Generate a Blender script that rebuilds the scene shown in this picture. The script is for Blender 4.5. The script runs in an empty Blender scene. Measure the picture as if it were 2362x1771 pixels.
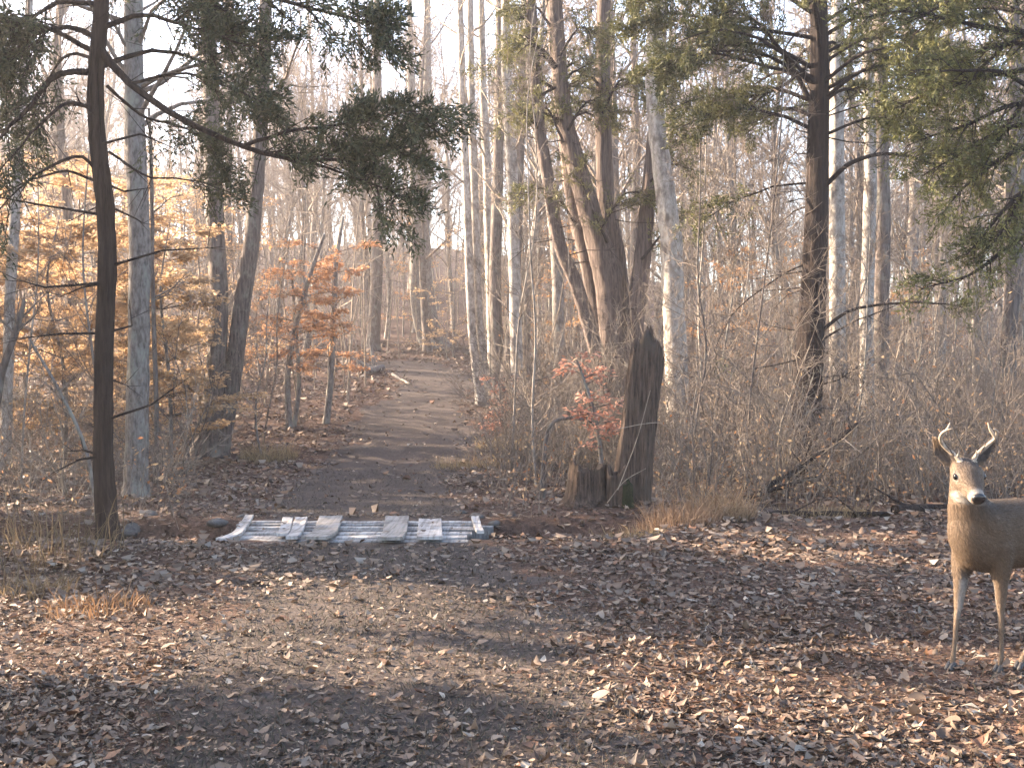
import bpy, math, random
import numpy as np
from mathutils import Vector, Matrix

# ------------------------------------------------------------------ camera, sky, sun, exposure
scene = bpy.context.scene
COL = scene.collection
W_, H_, F_ = 2362.0, 1771.0, 2533.0          # photograph size and focal length in its pixels
CAMZ = 1.5
cam_d = bpy.data.cameras.new("camera")
cam_d.sensor_width = 36.0
cam_d.lens = 36.0 * F_ / W_
cam_d.clip_start = 0.05
cam_d.clip_end = 3000
cam = bpy.data.objects.new("camera", cam_d)
COL.objects.link(cam)
cam.location = (0, 0, CAMZ)
cam.rotation_euler = (math.radians(90), 0, 0)
scene.camera = cam

SUN_EL = 24.0                                # degrees above the horizon
SUN_AZ = 68.0                                # degrees to the left of the view direction
world = bpy.data.worlds.new("World")
scene.world = world
world.use_nodes = True
wn = world.node_tree
bgn = wn.nodes["Background"]
sky = wn.nodes.new("ShaderNodeTexSky")
sky.sky_type = 'NISHITA'
sky.sun_disc = False
sky.sun_elevation = math.radians(SUN_EL)
sky.sun_rotation = math.radians(-SUN_AZ)
sky.air_density = 1.0
sky.dust_density = 3.0
sky.ozone_density = 1.6
wn.links.new(sky.outputs[0], bgn.inputs[0])
bgn.inputs[1].default_value = 0.112

sun_d = bpy.data.lights.new("sun", 'SUN')
sun_d.energy = 5.0
sun_d.angle = math.radians(0.5)
sun_d.color = (1.0, 0.79, 0.58)
sun = bpy.data.objects.new("sun", sun_d)
COL.objects.link(sun)
_a, _e = math.radians(SUN_AZ), math.radians(SUN_EL)
SUNDIR = Vector((-math.sin(_a) * math.cos(_e), math.cos(_a) * math.cos(_e), math.sin(_e)))
sun.rotation_euler = SUNDIR.to_track_quat('Z', 'Y').to_euler()
sun.location = SUNDIR * 60

scene.view_settings.view_transform = 'Standard'
scene.view_settings.look = 'None'
scene.view_settings.exposure = 3.05
scene.view_settings.gamma = 1.0
scene.cycles.max_bounces = 7
scene.cycles.diffuse_bounces = 3
scene.cycles.glossy_bounces = 2
scene.cycles.transmission_bounces = 3
scene.cycles.volume_bounces = 0
scene.cycles.use_denoising = True

rng = np.random.default_rng(11)
random.seed(5)

# ------------------------------------------------------------------ noise and terrain
def _hash(ix, iy, s):
    h = (ix.astype(np.int64) * 374761393 + iy.astype(np.int64) * 668265263 + s * 974711) & 0x7fffffff
    h = ((h ^ (h >> 13)) * 1274126177) & 0x7fffffff
    h = h ^ (h >> 16)
    return (h & 0xffff) / 65535.0

def vnoise(x, y, s=0):
    x = np.asarray(x, float); y = np.asarray(y, float)
    ix = np.floor(x); iy = np.floor(y)
    fx = x - ix; fy = y - iy
    fx = fx * fx * (3 - 2 * fx); fy = fy * fy * (3 - 2 * fy)
    a = _hash(ix, iy, s); b = _hash(ix + 1, iy, s); c = _hash(ix, iy + 1, s); d = _hash(ix + 1, iy + 1, s)
    return (a * (1 - fx) + b * fx) * (1 - fy) + (c * (1 - fx) + d * fx) * fy

def fbm(x, y, s=0, o=3):
    v = 0; a = 0.5
    for i in range(o):
        v = v + a * vnoise(np.asarray(x) * 2 ** i, np.asarray(y) * 2 ** i, s + i * 7)
        a *= 0.5
    return v

def sstep(e0, e1, x):
    t = np.clip((np.asarray(x, float) - e0) / (e1 - e0), 0, 1)
    return t * t * (3 - 2 * t)

HY = np.array([-100, 19, 22, 26, 30, 36, 45, 60, 80, 110, 140, 200, 400, 900.])
HZ = np.array([0, 0, 0.05, .42, .82, 1.42, 2.25, 4.0, 7.2, 12.6, 14.5, 11., 4., 0.])

def base_h(x, y):
    x = np.asarray(x, float); y = np.asarray(y, float)
    z = 0
    for k in (-1.5, 0, 1.5):
        z = z + np.interp(y + k, HY, HZ) / 3
    a = x / np.maximum(y, 6)
    return z * (1.22 - 0.5 * sstep(-0.12, 0.34, a) + 0.12 * sstep(-.15, -.45, a))

def ground_pt(px, py):
    """walk the sight line of a pixel to the smooth ground"""
    dx = (px - W_ / 2) / F_; dz = -(py - H_ / 2) / F_
    ys = np.linspace(3.5, 100, 4000)
    d = CAMZ + dz * ys - base_h(dx * ys, ys)
    i = int(np.argmax(d < 0)) if (d < 0).any() else len(ys) - 1
    return dx * ys[i], ys[i]

PATH = [(1771, 300, 1480), (1500, 470, 1400), (1300, 590, 1190), (1250, 560, 1110), (1190, 605, 1075), (1120, 660, 1055),
        (1075, 725, 1075), (1030, 820, 1105), (1000, 820, 1135), (970, 790, 1090), (945, 835, 1070), (920, 890, 1085), (895, 930, 1095),
        (872, 920, 1095), (852, 880, 1065), (838, 840, 1010)]
_pl = [ground_pt(a[1], a[0]) for a in PATH]; _pr = [ground_pt(a[2], a[0]) for a in PATH]
PYS = np.array([-8.] + [(l[1] + r[1]) / 2 for l, r in zip(_pl, _pr)])
PL = np.array([_pl[0][0] - .6] + [l[0] for l in _pl]); PR = np.array([_pr[0][0] + .6] + [r[0] for r in _pr])
PEND = PYS[-1]

def path_mask(x, y):
    """1 inside the trail, 0 well outside"""
    x = np.asarray(x, float); y = np.asarray(y, float)
    l = np.interp(y, PYS, PL); r = np.interp(y, PYS, PR)
    w = 0.22 + .01 * np.maximum(y, 0)
    n = (fbm(x * 1.3, y * 1.3, 3) - .45) * 0.9
    d = np.minimum(x - l, r - x) + n
    return sstep(-w, w, d) * (y < PEND + .5)

DY = 11.3
def ditch(x, y):
    x = np.asarray(x, float); y = np.asarray(y, float)
    yc = DY + 0.05 * (x + 1.5) + 0.10 * np.sin(x * 1.7) * sstep(-2.9, -4, x)
    g = np.exp(-((y - yc) / (0.50 + .2 * sstep(-3, -4, x))) ** 4)
    return g * 0.52 * (1 - sstep(.5, 1.7, x)) * (0.25 + .75 * sstep(-12, -6, x))

def H(x, y):
    x = np.asarray(x, float); y = np.asarray(y, float)
    z = base_h(x, y) - ditch(x, y)
    pm = path_mask(x, y)
    rough = (fbm(x * .55, y * .55, 21) - .44) * .16 + (fbm(x * 2.3, y * 2.3, 31) - .44) * .06
    z = z + rough * (1 - pm * .8) * sstep(2.0, 5.5, np.abs(x) * .6 + np.abs(y - 6) * .5 + 2)
    z = z + .08 * np.exp(-((x - 1.1) / 1.0) ** 2 - ((y - 12.9) / .7) ** 2)          # mound under the stump
    z = z + .10 * np.exp(-((x + 3.9) / .8) ** 2 - ((y - 9.6) / .6) ** 2)
    z = z + .16 * np.exp(-((y - 21.8) / .7) ** 2) * sstep(-9, -6, x) * sstep(5, 3, x) - .10 * pm * np.exp(-((y - 25.5) / 2.) ** 2)
    return z

def h1(x, y):
    return float(H(np.array([x]), np.array([y]))[0])

def at(px, py, Y):
    return np.array([(px - W_ / 2) / F_ * Y, Y, CAMZ - (py - H_ / 2) / F_ * Y])

# ------------------------------------------------------------------ materials
def new_mat(name):
    m = bpy.data.materials.new(name); m.use_nodes = True
    nt = m.node_tree
    return m, nt, nt.nodes["Principled BSDF"]

def ramp(nt, stops):
    r = nt.nodes.new("ShaderNodeValToRGB")
    el = r.color_ramp.elements
    while len(el) < len(stops):
        el.new(.5)
    for e, (p, c) in zip(el, stops):
        e.position = p; e.color = (*c, 1)
    return r

def noise(nt, scale, detail=6, rough=.6, vec=None):
    n = nt.nodes.new("ShaderNodeTexNoise")
    n.inputs['Scale'].default_value = scale; n.inputs['Detail'].default_value = detail; n.inputs['Roughness'].default_value = rough
    if vec is not None:
        nt.links.new(vec, n.inputs['Vector'])
    return n

def coords(nt, scale=(1, 1, 1), kind='Object'):
    tc = nt.nodes.new("ShaderNodeTexCoord"); mp = nt.nodes.new("ShaderNodeMapping")
    mp.inputs['Scale'].default_value = scale
    nt.links.new(tc.outputs[kind], mp.inputs['Vector'])
    return mp.outputs[0]

def bump(nt, bs, src, strength, dist):
    b = nt.nodes.new("ShaderNodeBump")
    b.inputs['Strength'].default_value = strength; b.inputs['Distance'].default_value = dist
    nt.links.new(src, b.inputs['Height']); nt.links.new(b.outputs[0], bs.inputs['Normal'])

def mul(nt, a, b, fac=1.0, mode='MULTIPLY'):
    m = nt.nodes.new("ShaderNodeMix"); m.data_type = 'RGBA'; m.blend_type = mode
    m.inputs[0].default_value = fac
    nt.links.new(a, m.inputs[6])
    if isinstance(b, tuple):
        m.inputs[7].default_value = (*b, 1)
    else:
        nt.links.new(b, m.inputs[7])
    return m.outputs[2]

def mat_ground(name, stops, scale, bumpd):
    m, nt, bs = new_mat(name)
    v = coords(nt)
    n1 = noise(nt, scale, 8, .72, v); n2 = noise(nt, 1.1, 4, .6, v)
    r = ramp(nt, stops); nt.links.new(n1.outputs[0], r.inputs[0])
    r2 = ramp(nt, [(.3, (.62, .6, .6)), (.7, (1.15, 1.1, 1.08))]); nt.links.new(n2.outputs[0], r2.inputs[0])
    nt.links.new(mul(nt, r.outputs[0], r2.outputs[0]), bs.inputs['Base Color'])
    bs.inputs['Roughness'].default_value = .95
    bs.inputs['Specular IOR Level'].default_value = .15
    bump(nt, bs, n1.outputs[0], .8, bumpd)
    return m

M = {}
M['litter'] = mat_ground('leaf_litter_ground', [(.30, (.022, .014, .011)), (.46, (.072, .045, .034)), (.58, (.118, .076, .057)), (.75, (.185, .132, .102))], 17, .05)
M['path'] = mat_ground('trail_dirt', [(.28, (.030, .024, .021)), (.48, (.068, .055, .048)), (.62, (.095, .078, .068)), (.8, (.15, .124, .108))], 20, .02)

def mat_leaf(name, trans=.25, rough=.7, spec=.25, tint=None):
    m, nt, bs = new_mat(name)
    at_ = nt.nodes.new("ShaderNodeAttribute"); at_.attribute_name = 'Col'
    c = at_.outputs['Color']
    nt.links.new(c, bs.inputs['Base Color'])
    bs.inputs['Roughness'].default_value = rough
    bs.inputs['Specular IOR Level'].default_value = spec
    if trans > 0:
        tr = nt.nodes.new("ShaderNodeBsdfTranslucent"); mx = nt.nodes.new("ShaderNodeMixShader")
        nt.links.new(c, tr.inputs['Color'])
        mx.inputs[0].default_value = trans
        nt.links.new(bs.outputs[0], mx.inputs[1]); nt.links.new(tr.outputs[0], mx.inputs[2])
        nt.links.new(mx.outputs[0], nt.nodes['Material Output'].inputs[0])
    return m

M['dead_leaf'] = mat_leaf('dead_leaf', .12, .62, .3)
M['beech_leaf'] = mat_leaf('beech_leaf', .45, .6, .3)
M['cedar_leaf'] = mat_leaf('cedar_foliage', .2, .65, .25)
M['straw'] = mat_leaf('dry_grass', .3, .7, .2)

def mat_bark(name, dark, light, zs=.16, scale=26, lichen=None, bumpd=.03):
    m, nt, bs = new_mat(name)
    v = coords(nt, (1, 1, zs))
    n1 = noise(nt, scale, 7, .68, v)
    v2 = coords(nt, (1, 1, .6)); n2 = noise(nt, 5, 5, .65, v2)
    r = ramp(nt, [(.36, dark), (.62, light)]); nt.links.new(n1.outputs[0], r.inputs[0])
    c = r.outputs[0]
    if lichen:
        rl = ramp(nt, [(.5, (0, 0, 0)), (.66, (1, 1, 1))]); nt.links.new(n2.outputs[0], rl.inputs[0])
        mx = nt.nodes.new("ShaderNodeMix"); mx.data_type = 'RGBA'
        nt.links.new(rl.outputs[0], mx.inputs[0]); nt.links.new(c, mx.inputs[6]); mx.inputs[7].default_value = (*lichen, 1)
        c = mx.outputs[2]
    nt.links.new(c, bs.inputs['Base Color'])
    bs.inputs['Roughness'].default_value = .9
    bs.inputs['Specular IOR Level'].default_value = .2
    bump(nt, bs, n1.outputs[0], .9, bumpd)
    return m

M['bark_cedar'] = mat_bark('cedar_bark', (.012, .0085, .0075), (.046, .033, .028), .09, 30, None, .07)
M['bark_red'] = mat_bark('red_cedar_bark', (.055, .041, .036), (.17, .13, .113), .07, 30)
M['bark_grey'] = mat_bark('grey_bark', (.075, .064, .058), (.235, .21, .19), .35, 22, (.235, .235, .20))
M['bark_oak'] = mat_bark('dark_oak_bark', (.045, .036, .031), (.16, .13, .115), .14, 24, (.18, .17, .145))
M['bark_pale'] = mat_bark('pale_bark', (.13, .11, .092), (.33, .295, .255), .5, 14, (.10, .085, .072), .015)
M['bark_white'] = mat_bark('white_bark', (.20, .175, .15), (.44, .40, .355), .5, 14, (.13, .11, .095), .015)
M['twig'] = mat_bark('twig_bark', (.09, .073, .06), (.24, .195, .16), .4, 20, None, .008)
M['twig_pale'] = mat_bark('pale_twig_bark', (.15, .122, .095), (.34, .285, .225), .4, 20, None, .008)
M['snag'] = mat_bark('rotting_wood', (.022, .015, .012), (.135, .092, .068), .07, 34, (.085, .066, .05), .06)
M['moss'] = mat_bark('moss', (.012, .014, .007), (.034, .042, .016), .8, 60)
M['rock'] = mat_bark('grey_rock', (.05, .046, .043), (.14, .132, .125), 1, 9, (.08, .072, .062), .03)

# ------------------------------------------------------------------ mesh helpers
def mk_mesh(name, V, Q=None, T=None, col=None, smooth=True):
    V = np.asarray(V, np.float32).reshape(-1, 3)
    me = bpy.data.meshes.new(name)
    Q = np.zeros((0, 4), np.int32) if Q is None or len(Q) == 0 else np.asarray(Q, np.int32).reshape(-1, 4)
    T = np.zeros((0, 3), np.int32) if T is None or len(T) == 0 else np.asarray(T, np.int32).reshape(-1, 3)
    nl = Q.size + T.size; nf = len(Q) + len(T)
    me.vertices.add(len(V)); me.vertices.foreach_set('co', V.ravel())
    me.loops.add(nl); me.loops.foreach_set('vertex_index', np.concatenate([Q.ravel(), T.ravel()]).astype(np.int32))
    me.polygons.add(nf)
    st = np.concatenate([np.arange(len(Q)) * 4, Q.size + np.arange(len(T)) * 3]).astype(np.int32)
    me.polygons.foreach_set('loop_start', st)
    me.polygons.foreach_set('use_smooth', np.full(nf, smooth, bool))
    me.update(calc_edges=True)
    if col is not None:
        a = me.color_attributes.new('Col', 'FLOAT_COLOR', 'POINT')
        c = np.ones((len(V), 4), np.float32); c[:, :3] = col
        a.data.foreach_set('color', c.ravel())
    return me

def obj(name, me, mat=None, parent=None):
    o = bpy.data.objects.new(name, me)
    COL.objects.link(o)
    if mat is not None and me is not None and not me.materials:
        me.materials.append(mat)
    if parent is not None:
        o.parent = parent
    return o

def tag(o, label=None, cat=None, group=None, kind=None):
    if label: o['label'] = label
    if cat: o['category'] = cat
    if group: o['group'] = group
    if kind: o['kind'] = kind
    return o

def empty(name, loc, label, cat, group=None):
    o = bpy.data.objects.new(name, None); COL.objects.link(o)
    o.location = loc; o.empty_display_size = .2
    return tag(o, label, cat, group)

class Geo:
    """collects tubes, thin segments and leaves"""
    def __init__(s):
        s.V = []; s.Q = []; s.T = []; s.C = []; s.n = 0
    def add(s, V, Q=None, T=None, C=None):
        V = np.asarray(V, float).reshape(-1, 3)
        s.V.append(V)
        if Q is not None and len(Q): s.Q.append(np.asarray(Q) + s.n)
        if T is not None and len(T): s.T.append(np.asarray(T) + s.n)
        if C is not None: s.C.append(np.broadcast_to(np.asarray(C, float), V.shape))
        s.n += len(V)
    def tube(s, P, R, k=8, jit=0.0, cap=True, seed=0, flare=None):
        P = np.asarray(P, float); R = np.asarray(R, float); n = len(P)
        d = np.gradient(P, axis=0); d /= np.linalg.norm(d, axis=1)[:, None] + 1e-9
        ref = np.array([0, 1., 0]) if abs(d[:, 1]).mean() < .8 else np.array([1., 0, 0])
        u = np.cross(d, ref); u /= np.linalg.norm(u, axis=1)[:, None] + 1e-9
        v = np.cross(d, u)
        an = np.arange(k) / k * 2 * math.pi
        rr = R[:, None] * np.ones((1, k))
        if jit:
            g = np.random.default_rng(seed + n * 31 + k)
            base = g.normal(0, jit, k)
            rr = rr * (1 + base[None, :] + g.normal(0, jit * .5, (n, k)))
        V = P[:, None, :] + rr[:, :, None] * (np.cos(an)[None, :, None] * u[:, None, :] + np.sin(an)[None, :, None] * v[:, None, :])
        i = np.arange(n - 1)[:, None] * k; j = np.arange(k)[None, :]; j2 = (j + 1) % k
        Q = np.stack([i + j, i + j2, i + k + j2, i + k + j], -1).reshape(-1, 4)
        T = []
        V = V.reshape(-1, 3)
        if cap:
            V = np.vstack([V, P[-1:]])
            T = [[(n - 1) * k + a, (n - 1) * k + (a + 1) % k, n * k] for a in range(k)]
        if cap == 2:
            V = np.vstack([V, P[:1]])
            T = T + [[(a + 1) % k, a, n * k + 1] for a in range(k)]
        s.add(V, Q, T)
    def segs(s, A, B, ra, rb, k=3):
        A = np.asarray(A, float).reshape(-1, 3); B = np.asarray(B, float).reshape(-1, 3); n = len(A)
        if n == 0: return
        ra = np.broadcast_to(np.asarray(ra, float), (n,)); rb = np.broadcast_to(np.asarray(rb, float), (n,))
        d = B - A; d /= np.linalg.norm(d, axis=1)[:, None] + 1e-9
        ref = np.where(np.abs(d[:, 2:3]) < .9, np.array([[0, 0, 1.]]), np.array([[1., 0, 0]]))
        u = np.cross(d, ref); u /= np.linalg.norm(u, axis=1)[:, None] + 1e-9
        v = np.cross(d, u)
        an = np.arange(k) / k * 2 * math.pi
        ring = np.cos(an)[None, :, None] * u[:, None, :] + np.sin(an)[None, :, None] * v[:, None, :]
        V = np.concatenate([A[:, None] + ring * ra[:, None, None], B[:, None] + ring * rb[:, None, None]], 1)
        o = (np.arange(n) * 2 * k)[:, None, None]
        j = np.arange(k); q = np.stack([j, (j + 1) % k, (j + 1) % k + k, j + k], -1)[None]
        s.add(V.reshape(-1, 3), (q + o).reshape(-1, 4))
    def leaves(s, P, D, N, L, Wd, C, fold=.15):
        """pointed leaf of two triangles folded on its midrib"""
        n = len(P); D = D / (np.linalg.norm(D, axis=1)[:, None] + 1e-9)
        S = np.cross(D, N); S /= np.linalg.norm(S, axis=1)[:, None] + 1e-9
        Nn = np.cross(S, D)
        L = np.broadcast_to(np.asarray(L, float), (n,))[:, None]; Wd = np.broadcast_to(np.asarray(Wd, float), (n,))[:, None]
        a = P; t = P + D * L
        m = P + D * L * .45 + Nn * fold * Wd
        V = np.stack([a, m + S * Wd * .5, t, m - S * Wd * .5], 1).reshape(-1, 3)
        o = (np.arange(n) * 4)[:, None]
        T = np.concatenate([o + np.array([[0, 1, 2]]), o + np.array([[0, 2, 3]])])
        s.add(V, None, T, np.repeat(C, 4, axis=0))
    def mesh(s, name, smooth=True):
        V = np.concatenate(s.V) if s.V else np.zeros((0, 3))
        return mk_mesh(name, V, np.concatenate(s.Q) if s.Q else None, np.concatenate(s.T) if s.T else None,
                       np.concatenate(s.C) if s.C else None, smooth)

def smooth_poly(P, R, n):
    """Catmull-Rom through control points"""
    P = np.asarray(P, float); R = np.asarray(R, float)
    Pp = np.vstack([2 * P[0] - P[1], P, 2 * P[-1] - P[-2]])
    ts = np.linspace(0, len(P) - 1 - 1e-6, n)
    i = ts.astype(int); t = (ts - i)[:, None]
    p0, p1, p2, p3 = Pp[i], Pp[i + 1], Pp[i + 2], Pp[i + 3]
    out = .5 * ((2 * p1) + (-p0 + p2) * t + (2 * p0 - 5 * p1 + 4 * p2 - p3) * t ** 2 + (-p0 + 3 * p1 - 3 * p2 + p3) * t ** 3)
    return out, np.interp(ts, np.arange(len(P)), R)

def rand_perp(g, D):
    v = g.normal(size=D.shape)
    v -= (v * D).sum(1)[:, None] * D
    return v / (np.linalg.norm(v, axis=1)[:, None] + 1e-9)

def norm(v):
    return v / (np.linalg.norm(v, axis=-1, keepdims=True) + 1e-9)

# ------------------------------------------------------------------ the ground and the trail
def grow(a, b, s0, f):
    out = [a]; s = s0
    while out[-1] < b:
        out.append(out[-1] + s); s *= f
    return np.array(out)

ys = np.concatenate([-grow(2.0, 40, .4, 1.25)[::-1][:-1], np.arange(-2.0, 15.0, .11), grow(15.0, 235, .14, 1.028)])
xp = np.concatenate([np.arange(0, 7, .11), grow(7.0, 150, .13, 1.06)])
xs = np.concatenate([-xp[::-1][:-1], xp])
XX, YY = np.meshgrid(xs, ys)
ZZ = H(XX, YY)
GV = np.stack([XX, YY, ZZ], -1).reshape(-1, 3)
ny, nx = XX.shape
ii = (np.arange(ny - 1)[:, None] * nx + np.arange(nx - 1)[None, :])
GQ = np.stack([ii, ii + 1, ii + 1 + nx, ii + nx], -1).reshape(-1, 4)
cx = GV[GQ].mean(1)
onp = path_mask(cx[:, 0], cx[:, 1]) + (fbm(cx[:, 0] * 5, cx[:, 1] * 5, 77) - .44) * .8 > .5
def sub(q):
    u, inv = np.unique(q, return_inverse=True)
    return GV[u], inv.reshape(-1, 4)
v_, q_ = sub(GQ[~onp])
ground = tag(obj('ground', mk_mesh('ground', v_, q_), M['litter']), 'forest floor of brown fallen leaves rising to a wooded hill', kind='structure')
v_, q_ = sub(GQ[onp])
trail = tag(obj('path', mk_mesh('path', v_, q_), M['path']), 'worn grassy dirt trail leading over the plank crossing and up the hill', kind='structure')

# ------------------------------------------------------------------ trees: generators
def bare_crown(g, geo, P, R, t0, nb, blen, lvl2=4, lvl3=4, k1=4, updir=.75, rmax=.5, tw=.006):
    """branches on the stem polyline P from fraction t0 to its top, added to geo; returns the twig ends"""
    n = len(P)
    ts = np.sort(g.uniform(t0, .985, nb))
    ends = []
    for t in ts:
        f = t * (n - 1); i = int(f); w = f - i
        p = P[i] * (1 - w) + P[min(i + 1, n - 1)] * w; r = R[i] * (1 - w) + R[min(i + 1, n - 1)] * w
        az = g.uniform(0, 2 * math.pi)
        up = updir * g.uniform(.5, 1.5)
        d = np.array([math.cos(az), math.sin(az), up]); d /= np.linalg.norm(d)
        L = blen * (1.15 - .75 * t) * g.uniform(.55, 1.25)
        m = 6
        pts = [p]
        for s in range(m):
            d = d + g.normal(0, .16, 3) + np.array([0, 0, .07]); d /= np.linalg.norm(d)
            pts.append(pts[-1] + d * L / m)
        pts = np.array(pts)
        r0 = min(r * rmax, .012 + L * .012)
        rad = np.linspace(r0, tw, m + 1)
        geo.tube(pts, rad, k1, cap=False)
        # second order
        A = []; B = []; 
        k2 = max(2, int(lvl2 * g.uniform(.7, 1.3)))
        for q in range(k2):
            f2 = g.uniform(.2, 1.0) * m; i2 = min(int(f2), m - 1)
            p2 = pts[i2] + (pts[i2 + 1] - pts[i2]) * (f2 - i2)
            dd = norm(pts[i2 + 1] - pts[i2])
            d2 = norm(dd * .8 + g.normal(0, .55, 3) + np.array([0, 0, .15]))
            L2 = L * g.uniform(.22, .5)
            pp = p2
            for s in range(3):
                nx_ = pp + d2 * L2 / 3
                A.append((pp, nx_, rad[i2] * .55 * (1 - s * .25), rad[i2] * .55 * (1 - (s + 1) * .25) + tw * .4))
                for z in range(lvl3 if s else lvl3 // 2):
                    d3 = norm(d2 * .8 + g.normal(0, .6, 3))
                    L3 = L2 * g.uniform(.25, .6)
                    e = nx_ + d3 * L3 + np.array([0, 0, .02])
                    B.append((nx_, e)); ends.append(e)
                d2 = norm(d2 + g.normal(0, .22, 3)); pp = nx_
            ends.append(pp)
        if A:
            geo.segs([a[0] for a in A], [a[1] for a in A], [max(a[2], tw) for a in A], [max(a[3], tw * .8) for a in A], 3)
        if B:
            geo.segs([b[0] for b in B], [b[1] for b in B], tw * .9, tw * .5, 3)
    return np.array(ends) if ends else np.zeros((0, 3))

BARK = {'grey': 'bark_grey', 'oak': 'bark_oak', 'pale': 'bark_pale', 'red': 'bark_red', 'cedar': 'bark_cedar', 'twig': 'twig', 'twigpale': 'twig_pale'}

def stem_world(pxpts, widths, Y, extend=0.0, gs=None, ybend=None):
    """photo polyline -> world stem polyline standing at depth Y; first point is put on the ground"""
    P = np.array([at(x, y, Y if ybend is None else Y + ybend * i) for i, (x, y) in enumerate(pxpts)])
    R = np.array(widths, float) * Y / F_ / 2
    P[0, 2] = h1(P[0, 0], P[0, 1]) - .12
    if extend:
        d = norm(P[-1] - P[-2]); d = norm(d + np.array([0, 0, .8]))
        for s in range(3):
            P = np.vstack([P, P[-1] + d * extend / 3]); R = np.append(R, R[-1] * .68)
    return P, R

def flare(P, R, amt=.5, h=.5):
    z = P[:, 2] - P[0, 2]
    return R * (1 + amt * np.exp(-z / (h * .35)))

def local(P, base):
    return P - np.asarray(base)[None, :]

def hardwood(name, label, stems, bark, seed, t0=.3, nb=16, blen=3.2, group=None, cat='tree', extra=None, lvl2=4, lvl3=4, crown=True, twigmat='twig', k=10, tw=.007):
    """stems: list of (P,R) in world; a tree thing with one trunk part for each stem"""
    g = np.random.default_rng(seed)
    base = np.array([stems[0][0][0][0], stems[0][0][0][1], h1(stems[0][0][0][0], stems[0][0][0][1])])
    t = empty(name, base, label, cat, group)
    cg = Geo()
    for j, (P, R) in enumerate(stems):
        PP, RR = smooth_poly(P, R, max(18, 5 * len(P)))
        RR = flare(PP, RR)
        PP = PP + np.cumsum(g.normal(0, .006, PP.shape), 0) * np.array([1, 1, 0]) * .6
        tg = Geo(); tg.tube(local(PP, base), RR, k, .05, seed=seed + j)
        obj('trunk', tg.mesh('trunk'), M[bark], t)
        if crown:
            bare_crown(g, cg, local(PP, base), RR, t0, nb, blen, lvl2, lvl3, tw=tw)
    if extra:
        for (P, R) in extra:
            PP, RR = smooth_poly(P, R, 3 * len(P) + 4)
            cg.tube(local(PP, base), RR, 5, .05)
            bare_crown(g, cg, local(PP, base), RR, .25, 7, .9, 3, 3, tw=.005)
    if cg.V:
        obj('crown', cg.mesh('crown'), M[twigmat], t)
    return t

def cedar_sprays(g, fol, tips, dirs, lens, dens, C0, C1, size=.06):
    """feathery evergreen foliage along twigs that start at tips"""
    n = len(tips)
    if n == 0: return
    m = dens
    t = g.uniform(0, 1, (n, m)) ** .8
    P = tips[:, None] + dirs[:, None] * (lens[:, None] * t)[..., None]
    P = P + g.normal(0, .028, P.shape) * (1.3 - .6 * t)[..., None] + np.array([0, 0, -.06]) * (t ** 2)[..., None]
    D = norm(dirs[:, None] * .8 + g.normal(0, .55, P.shape) + np.array([0, 0, .10]))
    P = P.reshape(-1, 3); D = D.reshape(-1, 3)
    N = norm(g.normal(size=P.shape))
    mixv = np.clip(g.beta(2, 2.5, (n, 1)) + g.normal(0, .14, (n, m)), 0, 1).reshape(-1, 1)
    C = np.array(C0) * (1 - mixv) + np.array(C1) * mixv
    fol.leaves(P, D, N, g.uniform(.6, 1.5, len(P)) * size, g.uniform(.16, .34, len(P)) * size, C, .1)

CED0, CED1 = (.026, .036, .020), (.10, .105, .05)

def cedar_branch(g, wood, fol, pts, rad, f0, ntw, dens, size, tw=(.25, .6), spread=.8, C0=CED0, C1=CED1, dead=2):
    pts, rad = smooth_poly(pts, rad, 14)
    pts = pts + np.cumsum(g.normal(0, .008, pts.shape), 0)
    wood.tube(pts, rad, 5, .04, cap=False)
    n = len(pts)
    f = (f0 + (1 - f0) * g.uniform(0, 1, ntw) ** .75) * (n - 1.01)
    i = f.astype(int); w = (f - i)[:, None]
    p = pts[i] * (1 - w) + pts[i + 1] * w
    d = norm(pts[i + 1] - pts[i])
    side = rand_perp(g, d); side[:, 2] = side[:, 2] * .8 - .05
    dd = norm(d * .75 + side * spread)
    L = g.uniform(tw[0], tw[1], ntw) * (1.2 - .5 * f / n)
    e = p + dd * L[:, None]
    wood.segs(p, e, rad[i] * .35 + .002, .002, 3)
    cedar_sprays(g, fol, p + dd * (L * .15)[:, None], dd, L, dens, C0, C1, size)
    # finer side shoots
    k = 2
    q = p[:, None] + dd[:, None] * (L[:, None] * g.uniform(.3, .9, (ntw, k)))[..., None]
    d2 = norm(dd[:, None] + g.normal(0, .7, (ntw, k, 3)) + np.array([0, 0, -.12]))
    q = q.reshape(-1, 3); d2 = d2.reshape(-1, 3); L2 = np.repeat(L, k) * .55
    wood.segs(q, q + d2 * L2[:, None], .003, .0015, 3)
    cedar_sprays(g, fol, q, d2, L2, dens * 2 // 3, C0, C1, size)
    for z in range(dead):
        j = g.integers(2, n - 2); dd_ = norm(pts[j + 1] - pts[j] + g.normal(0, .6, 3))
        wood.segs(pts[j:j + 1], pts[j:j + 1] + dd_ * .4, .006, .002, 3)

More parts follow.
